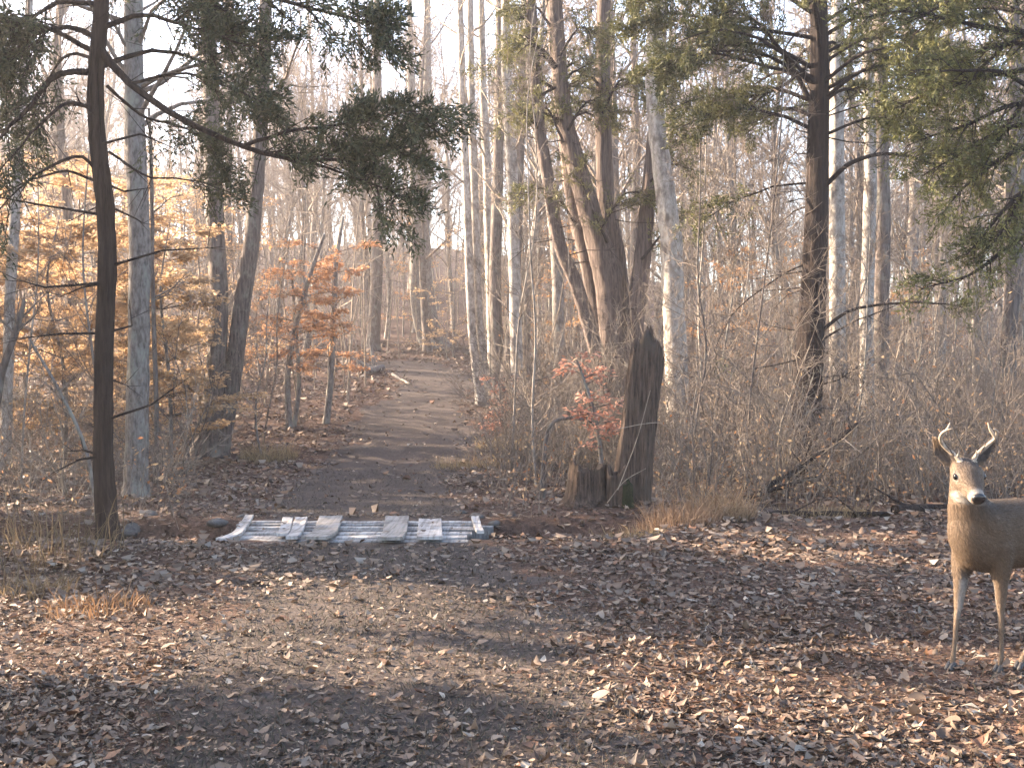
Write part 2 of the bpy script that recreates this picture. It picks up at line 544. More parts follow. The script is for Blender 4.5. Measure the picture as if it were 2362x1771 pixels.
def cedar(name, label, stems, seed, crown_z, crown_r, nb, bark='bark_cedar', group=None, ntw=14, dens=26, size=.06, explicit=(), deadstubs=14, top_z=None, C0=CED0, C1=CED1, cat='tree', azr=None):
    g = np.random.default_rng(seed)
    b0 = stems[0][0][0]
    base = np.array([b0[0], b0[1], h1(b0[0], b0[1])])
    t = empty(name, base, label, cat, group)
    wood, fol = Geo(), Geo()
    for j, (P, R) in enumerate(stems):
        PP, RR = smooth_poly(P, R, max(22, 5 * len(P)))
        RR = flare(PP, RR, .55)
        PL_ = local(PP, base)
        tg = Geo(); PT, RT = smooth_poly(PL_, RR, 70); tg.tube(PT, RT, 18, .085, seed=seed + j)
        obj('trunk', tg.mesh('trunk'), M[bark], t)
        top = PL_[-1, 2]
        zs = g.uniform(crown_z, top * .99, nb)
        for z in zs:
            i = int(np.argmin(abs(PL_[:, 2] - z))); p = PL_[i]
            az = g.uniform(0, 2 * math.pi) if azr is None else g.uniform(*azr)
            fr = (z - crown_z) / max(top - crown_z, .1)
            L = crown_r * (1.1 - .85 * fr) * g.uniform(.6, 1.15)
            h = np.array([math.cos(az), math.sin(az), 0])
            pts = np.array([p, p + h * L * .35 + np.array([0, 0, L * .16]), p + h * L * .7 + np.array([0, 0, L * .16]), p + h * L + np.array([0, 0, L * g.uniform(-.05, .16)])])
            cedar_branch(g, wood, fol, pts, np.linspace(min(RR[i] * .4, .035), .004, 4), .22, max(5, int(ntw * L / crown_r)), dens, size, (.2, .5), C0=C0, C1=C1)
        # dead snapped side branches on the bare lower trunk
        for q in range(deadstubs):
            i = g.integers(4, max(6, int(len(PL_) * .6))); p = PL_[i]
            az = g.uniform(0, 2 * math.pi); h = np.array([math.cos(az), math.sin(az), g.uniform(-.3, .35)])
            Ls = g.uniform(.3, 1.3)
            p1 = p + h * Ls * .5; p2 = p1 + norm(h + g.normal(0, .3, 3)) * Ls * .5
            wood.segs([p, p1], [p1, p2], [.014, .009], [.009, .003], 4)
            for s in range(3):
                a_ = p1 + (p2 - p1) * g.uniform(0, 1); b_ = a_ + norm(h + g.normal(0, .6, 3)) * Ls * .35
                wood.segs([a_], [b_], .004, .002, 3)
    for (P, R, f0, n_, d_) in explicit:
        cedar_branch(g, wood, fol, local(np.asarray(P), base), R, f0, n_, d_, size, C0=C0, C1=C1, dead=5)
    obj('branches', wood.mesh('branches'), M['bark_cedar'], t)
    if fol.V:
        obj('crown', fol.mesh('crown', False), M['cedar_leaf'], t)
    return t

def pxb(pts, Y, dY=0.0, r0=.03, r1=.006):
    P = np.array([at(x, y, Y + dY * i) for i, (x, y) in enumerate(pts)])
    return P, np.linspace(r0, r1, len(P))

BEE = [((.34, .15, .055), (.52, .33, .15)), ((.34, .16, .075), (.60, .36, .20)), ((.37, .24, .13), (.64, .46, .275))]

BEE.append(((.34, .13, .08), (.62, .36, .26)))

def leafy(name, label, stems, seed, pal, nbr, zlo, zhi, rad, nleaf, lsize=.075, group=None, cat='tree', bark='bark_grey', flat=.22, squash=(1, 1)):
    """young beech or oak that keeps its dead leaves in flat layers"""
    g = np.random.default_rng(seed)
    b0 = stems[0][0][0]; base = np.array([b0[0], b0[1], h1(b0[0], b0[1])])
    t = empty(name, base, label, cat, group)
    wood, fol = Geo(), Geo()
    c0, c1 = BEE[pal]
    for j, (P, R) in enumerate(stems):
        PP, RR = smooth_poly(P, R, max(14, 4 * len(P)))
        RR = flare(PP, RR, .3, .3)
        PL_ = local(PP, base)
        tg = Geo(); tg.tube(PL_, RR, 8, .05, seed=seed + j); obj('trunk', tg.mesh('trunk'), M[bark], t)
        for b in range(nbr):
            z = g.uniform(zlo, zhi); i = int(np.argmin(abs(PL_[:, 2] - z))); p = PL_[i]
            az = g.uniform(0, 2 * math.pi); L = rad * g.uniform(.5, 1.1) * (1 - .35 * (z - zlo) / max(zhi - zlo, .01))
            h = np.array([math.cos(az) * squash[0], math.sin(az) * squash[1], g.uniform(.0, .35)])
            pts = np.array([p, p + h * L * .5 + [0, 0, .04 * L], p + h * L + [0, 0, -.02 * L]])
            pts, rr = smooth_poly(pts, [min(RR[i] * .5, .018), .008, .003], 8)
            wood.tube(pts, rr, 4, cap=False)
            nt_ = 6
            f = g.uniform(.2, 1, nt_) * 6.9; i2 = f.astype(int)
            q = pts[i2] + (pts[i2 + 1] - pts[i2]) * (f - i2)[:, None]
            d2 = norm(norm(h) * .6 + g.normal(0, .6, (nt_, 3)) * np.array([1, 1, .25])); L2 = L * g.uniform(.2, .5, nt_)
            wood.segs(q, q + d2 * L2[:, None], .004, .002, 3)
            m = max(4, nleaf // (nbr * nt_ * len(stems)))
            tt = g.uniform(.1, 1.05, (nt_, m))
            lp = q[:, None] + d2[:, None] * (L2[:, None] * tt)[..., None] + g.normal(0, .05, (nt_, m, 3)) * np.array([1, 1, .6])
            lp = lp.reshape(-1, 3)
            ld = norm(np.repeat(d2, m, 0) + g.normal(0, .6, lp.shape) * np.array([1, 1, .4]) + np.array([0, 0, -.25]))
            ln = norm(np.array([0, 0, 1.]) + g.normal(0, flat * 2, lp.shape))
            mv = np.clip(g.normal(.5, .28, (len(lp), 1)), 0, 1)
            fol.leaves(lp, ld, ln, g.uniform(.7, 1.3, len(lp)) * lsize, g.uniform(.45, .65, len(lp)) * lsize, np.array(c0) * (1 - mv) + np.array(c1) * mv, .2)
    obj('branches', wood.mesh('branches'), M['twig'], t)
    obj('crown', fol.mesh('crown', False), M['beech_leaf'], t)
    return t


# ------------------------------------------------------------------ the trees one can point to
S = stem_world
# dark cedar close on the left, its limbs arching over the trail
YA = 9.9
ex = [
    (*pxb([(232, 110), (300, 190), (400, 260), (560, 335), (700, 366), (840, 366), (940, 335)], YA, -.10, .042, .006), .50, 40, 50),
    (*pxb([(560, 335), (650, 300), (760, 290), (880, 270), (990, 250)], YA - .35, -.1, .02, .004), .25, 34, 56),
    (*pxb([(700, 368), (790, 400), (880, 430), (940, 470)], YA - .45, -.08, .014, .004), .3, 18, 40),
    (*pxb([(225, 170), (130, 180), (60, 260), (-20, 345), (-120, 420)], YA, -.12, .035, .006), .55, 14, 40),
    (*pxb([(228, 250), (150, 240), (70, 300), (-20, 400)], YA, -.2, .024, .005), .6, 10, 36),
    (*pxb([(240, 420), (180, 360), (100, 390), (40, 430), (-30, 490)], YA, -.15, .020, .005), .9, 5, 24),
    (*pxb([(242, 430), (150, 400), (60, 420), (-10, 455)], YA, .1, .016, .004), .9, 4, 20),
    (*pxb([(236, 60), (330, 20), (460, 60), (600, 90)], YA, -.1, .028, .005), .35, 34, 50),
    (*pxb([(236, 20), (140, 10), (40, 60), (-60, 110)], YA, -.15, .03, .005), .4, 30, 50),
    (*pxb([(245, 200), (330, 270), (420, 300), (500, 345)], YA, .25, .018, .004), .3, 22, 46),
    (*pxb([(250, 350), (330, 400), (440, 415), (520, 440)], YA, .3, .014, .004), .5, 12, 36),
    (*pxb([(236, -30), (420, -60), (620, -10), (800, 30), (900, 60)], YA, -.1, .034, .005), .3, 44, 52),
    (*pxb([(230, 90), (150, 60), (70, 90), (-20, 160)], YA, -.1, .03, .005), .3, 34, 52),
    (*pxb([(228, 140), (160, 130), (110, 200), (60, 330)], YA, .15, .02, .004), .4, 22, 44),
    (*pxb([(236, -20), (330, -40), (440, -20), (540, 40)], YA, .15, .03, .005), .2, 40, 52),
    (*pxb([(300, 190), (420, 170), (540, 200), (640, 250)], YA - .1, -.1, .016, .004), .3, 24, 46),
]
cedar('cedar_tree', 'dark slender cedar trunk nearest the left edge, one long limb arching right over the trail', [S([(255, 1275), (240, 1100), (238, 950), (240, 800), (248, 600), (240, 450), (226, 330), (220, 200), (235, 0)], [50, 46, 42, 42, 40, 40, 38, 36, 34], YA, 4.2)],
      101, 4.2, 1.9, 34, ntw=15, dens=30, explicit=ex, deadstubs=16)
# straight grey trunk beside it
hardwood('hardwood_tree', 'straight grey lichen-spotted trunk just right of the dark left cedar', [S([(313, 1150), (315, 900), (318, 600), (315, 400), (310, 200), (312, 0)], [54, 50, 48, 46, 44, 42], 14.7, 6)], 'bark_grey', 102, .42, 16, 2.6)
# forked trunk
YC = 20.9
hardwood('hardwood_tree', 'stout grey tree with two stems from one base, left of the trail past the crossing',
         [S([(470, 1068), (494, 900), (504, 700), (500, 600), (493, 450), (484, 200), (480, 0)], [70, 46, 44, 42, 40, 38, 34], YC, 6),
          S([(496, 1068), (532, 900), (556, 720), (580, 560), (594, 400), (607, 200), (614, 0)], [56, 42, 40, 38, 35, 32, 30], YC + .15, 6),
          S([(500, 900), (520, 660), (548, 600), (560, 480), (568, 300), (570, 60)], [34, 30, 28, 24, 22, 18], YC + .05, 4)][:2], 'bark_oak', 103, .45, 13, 3.2)
# many stemmed red cedar behind the stump
YF = 21.0
exF = [(*pxb(p, YF - .3, .05, .03, .006), .1, int(n * 1.3), 34) for p, n in [
    ([(1330, 520), (1270, 440), (1200, 450)], 14), ([(1390, 520), (1450, 440), (1540, 470)], 18), ([(1400, 560), (1360, 470), (1330, 380)], 12), ([(1300, 330), (1260, 250), (1210, 260)], 20),
    ([(1310, 300), (1360, 230), (1420, 260)], 20), ([(1390, 260), (1430, 180), (1490, 200)], 18), ([(1280, 160), (1220, 90), (1180, 120)], 20), ([(1290, 130), (1340, 60), (1400, 90)], 18), ([(1500, 420), (1550, 380), (1600, 400)], 10), ([(1480, 600), (1530, 540), (1600, 500)], 10), ([(1270, 60), (1230, 10), (1180, 30)], 16)]]
cedar('cedar_tree', 'reddish many stemmed cedar fanning up behind the broken stump',
      [S([(1425, 1067), (1400, 900), (1370, 790), (1330, 660), (1290, 560), (1265, 420), (1240, 250), (1225, 0)], [44, 34, 32, 30, 28, 26, 24, 22], YF - .2, 3),
       S([(1432, 1067), (1410, 900), (1385, 760), (1355, 600), (1325, 480), (1305, 330), (1290, 200), (1270, 0)], [50, 40, 38, 36, 34, 30, 28, 24], YF + .25, 3),
       S([(1440, 1067), (1428, 950), (1415, 780), (1400, 640), (1368, 520), (1328, 380), (1303, 280), (1290, 150), (1280, 0)], [70, 62, 58, 60, 50, 42, 36, 32, 30], YF, 3),
       S([(1450, 1067), (1442, 950), (1440, 800), (1420, 600), (1396, 450), (1390, 200), (1392, 0)], [60, 52, 48, 44, 38, 34, 30], YF + .3, 4),
       S([(1460, 1067), (1455, 950), (1462, 780), (1480, 620), (1492, 500), (1505, 350), (1520, 200), (1530, 0)], [50, 46, 44, 40, 34, 30, 26, 22], YF - .1, 4)],
      104, 5.4, 1.5, 10, 'bark_red', ntw=12, dens=24, size=.075, explicit=exF, deadstubs=7, C0=(.06, .066, .024), C1=(.22, .20, .075))
# pale crooked trunk
hardwood('hardwood_tree', 'pale crooked trunk with a bright sunlit left side, right of the fan shaped cedar', [S([(1567, 1076), (1564, 960), (1562, 860), (1555, 700), (1550, 560), (1532, 420), (1519, 300), (1512, 180), (1515, 60), (1522, -80)], [62, 54, 52, 50, 48, 44, 40, 38, 36, 34], 20.0, 4)], 'bark_white', 105, .5, 11, 2.8)
# dark cedar right of centre
YI = 16.2
exI = [(*pxb([(1882, 450), (1960, 378), (2060, 355), (2180, 385), (2275, 425)], YI, -.12, .045, .008), .35, 24, 40),
       (*pxb([(1878, 775), (1960, 718), (2060, 702), (2170, 700), (2240, 712)], YI, -.12, .032, .006), .7, 9, 30),
       (*pxb([(1880, 790), (1950, 745), (2030, 712), (2080, 690)], YI, .15, .020, .005), .95, 3, 16),
       (*pxb([(1888, 260), (1800, 110), (1720, 30), (1640, 10)], YI, -.15, .04, .007), .3, 34, 44),
       (*pxb([(1886, 300), (1780, 260), (1680, 250), (1560, 300)], YI, -.12, .034, .006), .3, 34, 44),
       (*pxb([(1886, 180), (1760, 150), (1620, 120), (1500, 160)], YI, -.2, .034, .006), .3, 38, 44),
       (*pxb([(1886, 90), (1700, 60), (1560, 30), (1440, 70)], YI, -.1, .034, .006), .25, 40, 44),
       (*pxb([(1886, 220), (1990, 170), (2100, 160), (2220, 200)], YI, -.2, .034, .006), .3, 34, 44),
       (*pxb([(1886, 320), (1980, 280), (2080, 270), (2160, 300)], YI, .2, .028, .006), .3, 28, 44),
       (*pxb([(1888, 40), (1780, -30), (1640, -40), (1480, 0)], YI, -.2, .034, .006), .2, 46, 46),
       (*pxb([(1888, 130), (1800, 200), (1720, 220), (1630, 230)], YI, .15, .03, .006), .25, 34, 44),
       (*pxb([(1888, 60), (2000, 0), (2120, -10), (2240, 40)], YI, -.2, .034, .006), .2, 44, 46),
       (*pxb([(1888, 150), (2000, 90), (2110, 90), (2190, 120)], YI, .2, .03, .006), .2, 36, 44),
       (*pxb([(1884, 420), (1780, 430), (1690, 470), (1620, 520)], YI, .1, .02, .005), .35, 16, 34),
       (*pxb([(1872, 600), (1790, 640), (1690, 720), (1640, 810)], YI, -.05, .016, .005), .95, 2, 10)]
cedar('cedar_tree', 'tall dark cedar with a leaning base and dense green crown, right of centre', [S([(1843, 1125), (1856, 1000), (1862, 900), (1870, 760), (1880, 560), (1885, 350), (1890, 150), (1885, -50)], [72, 66, 62, 58, 52, 46, 40, 36], YI, 4.0)],
      106, 5.4, 2.8, 46, ntw=19, dens=40, size=.07, explicit=exI, deadstubs=34, C0=(.034, .042, .018), C1=(.16, .152, .055))
# pale trunks behind it
hardwood('birch_tree', 'slim pale trunk with flaking sunlit bark just right of the dark cedar', [S([(1938, 1066), (1934, 850), (1930, 600), (1928, 300), (1930, 0)], [42, 38, 36, 32, 28], 20.3, 4)], 'bark_white', 107, .45, 10, 2.0)
hardwood('birch_tree', 'thinner pale sunlit trunk, second to the right of the dark cedar', [S([(2003, 1060), (2000, 900), (1998, 700), (2005, 400), (2000, 150), (2000, 0)], [38, 34, 32, 30, 26, 22], 21.3, 4)], 'bark_white', 108, .45, 10, 2.0)
hardwood('hardwood_tree', 'dark grey trunk standing close behind the two pale trunks on the right', [S([(2032, 1050), (2030, 800), (2034, 500), (2030, 200), (2028, 0)], [44, 40, 38, 34, 30], 23, 5)], 'bark_oak', 109, .4, 12, 2.6)
hardwood('hardwood_tree', 'dark trunk at the right edge above the deer', [S([(2322, 1070), (2328, 950), (2325, 800), (2336, 600), (2330, 450), (2338, 250), (2335, 0)], [44, 38, 36, 34, 32, 28, 26], 19.4, 4)], 'bark_oak', 110, .4, 12, 2.4)
# bushy cedar hanging in from the right edge
YJ = 12.5
exJ = [(*pxb(p, YJ, -.1, .04, .006), .15, int(n * .8), 30) for p, n in [
    ([(2440, 120), (2330, 100), (2220, 130), (2110, 190)], 34), ([(2440, 240), (2320, 240), (2200, 290), (2080, 330)], 34), ([(2440, 330), (2340, 350), (2250, 410), (2180, 480)], 34), ([(2440, 30), (2330, -20), (2210, 0), (2090, 60)], 34),
    ([(2440, 420), (2360, 450), (2290, 520), (2230, 590)], 26), ([(2440, 520), (2340, 560), (2240, 630), (2130, 660)], 26), ([(2440, 180), (2380, 220), (2300, 330), (2260, 390)], 26), ([(2440, 80), (2280, 60), (2100, 20), (1960, 40)], 40), ([(2440, 150), (2300, 170), (2180, 200), (2050, 250)], 44), ([(2440, 280), (2330, 300), (2230, 350), (2120, 420)], 40), ([(2440, 60), (2350, 90), (2260, 170), (2200, 250)], 40), ([(2440, 380), (2380, 420), (2330, 500), (2290, 560)], 30)]]
cedar('cedar_tree', 'bushy green cedar whose boughs hang in from the right edge above the deer', [S([(2450, 1190), (2448, 700), (2440, 300), (2444, 0)], [60, 52, 46, 40], YJ, 4)], 111, 4.2, 2.5, 24, ntw=16, dens=34, explicit=exJ, deadstubs=8, C0=(.04, .05, .018), C1=(.19, .18, .06))
# slim stems right of the trail bend
hardwood('hardwood_tree', 'cluster of slim pale stems at the right of the trail bend', [
    S([(1112, 930), (1092, 800), (1084, 650), (1076, 450), (1066, 200), (1060, 0)], [24, 20, 20, 19, 17, 15], 29.6, 4),
    S([(1128, 930), (1112, 840), (1100, 700), (1096, 500), (1088, 250), (1085, 0)], [28, 24, 22, 20, 17, 15], 29.9, 4),
    S([(1136, 930), (1134, 800), (1130, 650), (1122, 400), (1112, 200), (1108, 0)], [26, 22, 22, 20, 18, 16], 30.2, 4)], 'bark_white', 112, .35, 14, 2.2, twigmat='twig_pale')
hardwood('hardwood_tree', 'dark stems spreading from one base beside the cluster of pale stems', [
    S([(1150, 940), (1146, 820), (1140, 650), (1145, 450), (1150, 200), (1150, 0)], [36, 30, 28, 26, 22, 18], 29.0, 4),
    S([(1156, 940), (1172, 820), (1180, 700), (1192, 520), (1200, 300), (1210, 0)], [36, 30, 26, 22, 20, 17], 28.8, 4)], 'bark_oak', 113, .35, 13, 2.2)
hardwood('hardwood_tree', 'white sunlit stem standing alone between the pale cluster and the fan shaped cedar', [S([(1197, 1020), (1194, 900), (1190, 750), (1186, 600), (1182, 400), (1168, 180), (1166, 0)], [34, 28, 28, 26, 25, 22, 20], 23.6, 4)], 'bark_white', 114, .35, 20, 2.0, twigmat='twig_pale')
hardwood('hardwood_tree', 'grey leaning trunk partly behind the fan shaped cedar on its left', [S([(1295, 1010), (1290, 800), (1285, 600), (1265, 420), (1235, 250), (1215, 0)], [34, 30, 28, 26, 24, 20], 27, 4)], 'bark_grey', 115, .4, 10, 2.4)
# trunks on the hill by the trail's end
hardwood('hardwood_tree', 'dark straight trunk on the slope above the trail bend', [S([(858, 840), (862, 760), (868, 640), (872, 450), (870, 200)], [38, 30, 28, 26, 22], 46, 8)], 'bark_oak', 116, .3, 16, 4)
hardwood('hardwood_tree', 'pair of leaning grey trunks where the trail leaves the view', [
    S([(992, 835), (968, 740), (958, 640), (960, 480), (950, 250)], [34, 28, 26, 24, 20], 47, 8),
    S([(1022, 835), (1000, 760), (985, 660), (978, 520), (985, 250)], [42, 34, 32, 28, 24], 47.5, 8)], 'bark_grey', 117, .3, 12, 4)
# left edge
hardwood('hardwood_tree', 'thin pale sunlit trunk at the left edge of the view', [S([(12, 1090), (18, 900), (25, 650), (42, 350), (58, 120), (66, 0)], [30, 26, 25, 23, 20, 18], 19, 4)], 'bark_white', 118, .4, 10, 2.2)
hardwood('hardwood_tree', 'dark crooked sapling stem leaning in at the left edge', [S([(-30, 1240), (-10, 1000), (10, 860), (45, 760), (62, 690)], [22, 20, 18, 15, 8], 11.5)], 'bark_oak', 119, .5, 5, .7, tw=.004)
hardwood('sapling', 'thin straight sapling between the grey trunk and the two stemmed tree', [S([(362, 1110), (360, 900), (352, 650), (350, 450), (345, 250)], [12, 11, 10, 9, 6], 17.0)], 'bark_oak', 120, .45, 7, 1.0, tw=.004)
hardwood('sapling', 'thin dead stem leaning across left of the dark cedar', [S([(232, 1200), (205, 1050), (140, 900), (75, 780)], [10, 9, 8, 5], 11.8)], 'bark_grey', 121, .5, 4, .5, tw=.003)
hardwood('sapling', 'thin stem bent over in an arch left of the broken stump', [S([(1253, 1150), (1254, 1060), (1262, 1000), (1285, 970), (1330, 965), (1370, 975)], [11, 10, 9, 8, 7, 4], 14.2)], 'bark_oak', 122, .6, 4, .4, tw=.003)
# young beeches and oaks that keep their dead leaves
leafy('beech_tree', 'orange leaved young beech left of the trail bend', [S([(668, 990), (664, 860), (690, 720), (720, 620), (748, 540)], [16, 13, 12, 10, 6], 25.6), S([(676, 990), (690, 880), (680, 740), (672, 600)], [12, 10, 8, 4], 25.8)], 201, 1, 15, 1.3, 4.2, 1.25, 4200, .085)
leafy('beech_tree', 'second orange leaved young beech, nearer the trail', [S([(752, 978), (764, 860), (770, 720), (776, 600), (792, 500)], [17, 14, 13, 11, 6], 26.3)], 202, 1, 18, 1.2, 4.0, 1.2, 3600, .085)
leafy('oak_sapling', 'rusty leaved oak seedling at the foot of the white stem', [S([(1165, 1030), (1160, 960), (1150, 880)], [8, 7, 4], 23.2)], 203, 3, 14, .2, 1.4, .6, 520, .10, cat='sapling')
leafy('oak_sapling', 'small sapling with rusty leaves just left of the broken stump', [S([(1395, 1150), (1385, 1040), (1370, 950), (1345, 870), (1330, 830)], [12, 10, 9, 7, 4], 13.7)], 204, 3, 20, .6, 1.8, .50, 620, .08, cat='sapling')
lb = [(395, 19.5, 4.4, 1.7), (285, 23, 5.5, 2.1), (150, 20.5, 4.6, 1.9), (60, 25, 6.0, 2.3), (430, 27, 5.6, 2.2), (210, 30, 7.0, 2.6), (340, 33, 6.5, 2.4), (-60, 21, 5.0, 2.0), (110, 35, 7, 2.6), (600, 36, 5.5, 2.0), (930, 52, 6, 2.6), (1045, 44, 6, 2.2), (1230, 40, 5.5, 2.3), (540, 44, 6.5, 2.6), (1340, 31, 5, 1.8), (1640, 30, 4.6, 1.8), (1780, 34, 5, 2.0), (2120, 33, 5, 1.9)]
lbt = ['pale tan beech glowing in the sun between the grey trunk and the two stemmed tree', 'sunlit tan beech behind the dark cedar and grey trunk', 'low sunlit tan beech left of the dark cedar', 'tall tan beech near the left edge, behind the pale thin trunk', 'tan beech behind the two stemmed tree', 'tall tan beech farther up the left slope behind the cedar', 'tan beech on the left slope behind the straight grey trunk', 'tan beech cut by the left edge of the view', 'farthest tan beech of the left slope', 'brownish beech on the slope between the two stemmed tree and the orange beeches', 'tan beech above the end of the trail', 'pale leaved beech right of the trail bend, behind the pale stems', 'tan beech behind the white stem', 'tan beech high on the slope behind the orange beeches', 'tan beech behind the fan shaped cedar', 'tan beech in the brush right of the pale crooked trunk', 'tan beech in the brush left of the tall dark cedar', 'tan beech in the brush behind the deer']
for k, ((px, Y, hh, rr), lab) in enumerate(zip(lb, lbt)):
    x = (px - W_ / 2) / F_ * Y; z0 = h1(x, Y)
    g = np.random.default_rng(300 + k)
    P = np.array([[x, Y, z0 - .1], [x + g.normal(0, .1), Y, z0 + hh * .35], [x + g.normal(0, .2), Y + g.normal(0, .2), z0 + hh * .7], [x + g.normal(0, .3), Y + g.normal(0, .2), z0 + hh]])
    leafy('beech_tree', lab, [(P, np.array([.045, .035, .022, .006]))], 300 + k, 2 if k < 9 or k in (11,) else 0, 46 if k < 9 else 24, .2, hh * .97, rr, (4200 if k in (4, 5, 6, 8) else 14000) if k < 9 else 2400, .09, group='young beeches holding tan leaves', flat=.3)

# ------------------------------------------------------------------ bare woods behind
def bare_variant(i):
    g = np.random.default_rng(700 + i)
    h = g.uniform(13, 19); r = g.uniform(.09, .19)
    n = 9
    P = np.zeros((n, 3)); P[:, 2] = np.linspace(-.3, h, n)
    P[1:, :2] += np.cumsum(g.normal(0, .14, (n - 1, 2)), 0)
    R = r * (1 - .85 * np.linspace(0, 1, n) ** 1.2)
    PP, RR = smooth_poly(P, R, 20)
    tg = Geo(); tg.tube(PP, flare(PP, RR, .4), 7, .05, seed=i)
    cg = Geo(); bare_crown(g, cg, PP, RR, .2 if i % 2 else .3, 24, 4.2, 5, 4, k1=3, updir=1.25, tw=.011)
    VR.append(r)
    return tg.mesh('trunk'), cg.mesh('crown')
VR = []
NV = 10
VAR = [bare_variant(i) for i in range(NV)]
tm = ['bark_grey', 'bark_oak', 'bark_grey', 'bark_oak', 'bark_pale', 'bark_grey', 'bark_oak', 'bark_grey', 'bark_oak', 'bark_pale']
for (a, b), m_ in zip(VAR, tm):
    a.materials.append(M[m_]); b.materials.append(M['twig_pale' if m_ == 'bark_pale' else 'twig'])
g = np.random.default_rng(42)
pts = []
def okspot(x, Y, dmin):
    if Y < PEND + 2 and np.interp(Y, PYS, PL) - .9 < x < np.interp(Y, PYS, PR) + .9: return False
    return all((x - a) ** 2 + (Y - b) ** 2 > dmin ** 2 for a, b in pts)
tries = 0
while len(pts) < 280 and tries < 60000:
    tries += 1
    u = g.uniform()
    if u < .955:
        Y = 23 + 100 * g.uniform() ** 1.25; x = g.uniform(-.53, .53) * Y
    else:
        Y = g.uniform(20, 75); x = -.50 * Y - g.uniform(1, 26)
    if Y < 32 and abs(x) < .3 * Y: continue
    uu = x * math.cos(_a) + Y * math.sin(_a)                     # the open lanes the low sun shines through
    if 14.5 < uu < 32 and x < -.08 * Y and g.uniform() < .95: continue
    if x < -.2 * Y and Y < 70 and g.uniform() < .5: continue
    if okspot(x, Y, 1.5 + .016 * Y): pts.append((x, Y))
LMK = [(-330, ''), (20, 'thin left edge trunk'), (240, 'dark left cedar'), (315, 'grey left trunk'), (520, 'two stemmed tree'), (670, 'orange beeches'), (860, 'slope trunk'), (1000, 'leaning pair'), (1100, 'pale stem cluster'), (1190, 'white stem'), (1380, 'fan shaped cedar'), (1540, 'crooked pale trunk'), (1870, 'tall dark cedar'), (1970, 'pale trunk pair'), (2190, 'deer'), (2330, 'right edge trunk')]
def where(x, Y):
    px = W_ / 2 + x / Y * F_
    if px < -40: return 'beyond the left edge of the view'
    if px > W_ + 40: return 'beyond the right edge of the view'
    q, nme = min(LMK[1:], key=lambda e: abs(e[0] - px))
    return ('left of the ' if px < q else 'right of the ') + nme
for k, (x, Y) in enumerate(pts):
    v = int(g.integers(0, NV))
    dist = 'near' if Y < 36 else ('farther back' if Y < 55 else ('far upslope' if Y < 85 else 'on the hilltop'))
    ctone = {'bark_grey': 'grey', 'bark_oak': 'brown', 'bark_pale': 'pale'}[tm[v]]
    t = empty('bare_tree', (x, Y, h1(x, Y)), '', 'tree', 'bare trees of the woods')
    s = g.uniform(.75, 1.2)
    t.scale = (s * g.uniform(.8, 1.2),) * 2 + (s,); t.rotation_euler = (g.normal(0, .045), g.normal(0, .045), g.uniform(0, 6.28))
    wd = t.scale[0] * VR[v]; lean = t.rotation_euler[1]
    t['label'] = f"{'thick' if wd > .16 else ('slim' if wd > .11 else 'thin')} {ctone} bare tree{' leaning left' if lean < -.03 else (' leaning right' if lean > .03 else '')}, {dist}, {where(x, Y)}"
    obj('trunk', VAR[v][0], None, t); obj('crown', VAR[v][1], None, t)

# young thin trees standing in the brush
def sap_variant(i):
    g = np.random.default_rng(760 + i); h = g.uniform(4, 7.5); n = 7
    P = np.zeros((n, 3)); P[:, 2] = np.linspace(-.15, h, n); P[1:, :2] += np.cumsum(g.normal(0, .11, (n - 1, 2)), 0)
    PP, RR = smooth_poly(P, np.linspace(g.uniform(.018, .038), .004, n), 18)
    tg = Geo(); tg.tube(PP, RR, 6, .06, seed=i); cg = Geo(); bare_crown(g, cg, PP, RR, .12, 26, 1.3, 4, 4, k1=3, updir=.7, tw=.0035)
    return tg.mesh('trunk'), cg.mesh('crown')
SPV = [sap_variant(i) for i in range(6)]
for i, (a, b) in enumerate(SPV): a.materials.append(M['bark_pale' if i % 3 == 0 else ('bark_oak' if i % 3 == 1 else 'bark_grey')]); b.materials.append(M['twig'])
g = np.random.default_rng(47); sp = []
while len(sp) < 64:
    Y = g.uniform(15, 30); px = g.uniform(1480, 2500) if g.uniform() < .7 else (g.uniform(-100, 640) if g.uniform() < .6 else g.uniform(1080, 1480))
    x = (px - W_ / 2) / F_ * Y
    if np.interp(Y, PYS, PL) - .5 < x < np.interp(Y, PYS, PR) + .5 or (1270 < px < 1500 and Y < 18): continue
    if all((x - a) ** 2 + (Y - b) ** 2 > .4 for a, b in sp): sp.append((x, Y))
for x, Y in sp:
    v = int(g.integers(0, 6)); s_ = g.uniform(.7, 1.15)
    t = empty('sapling', (x, Y, h1(x, Y)), f"{'tall' if s_ > .95 else 'short'} {['pale', 'brown', 'grey'][v % 3]} leafless sapling, {'near' if Y < 20 else ('middle' if Y < 25 else 'back')} row, {where(x, Y)}", 'sapling', 'leafless saplings in the brush')
    t.scale = (s_,) * 3; t.rotation_euler = (g.normal(0, .06), g.normal(0, .06), g.uniform(0, 6.28))
    obj('trunk', SPV[v][0], None, t); obj('crown', SPV[v][1], None, t)

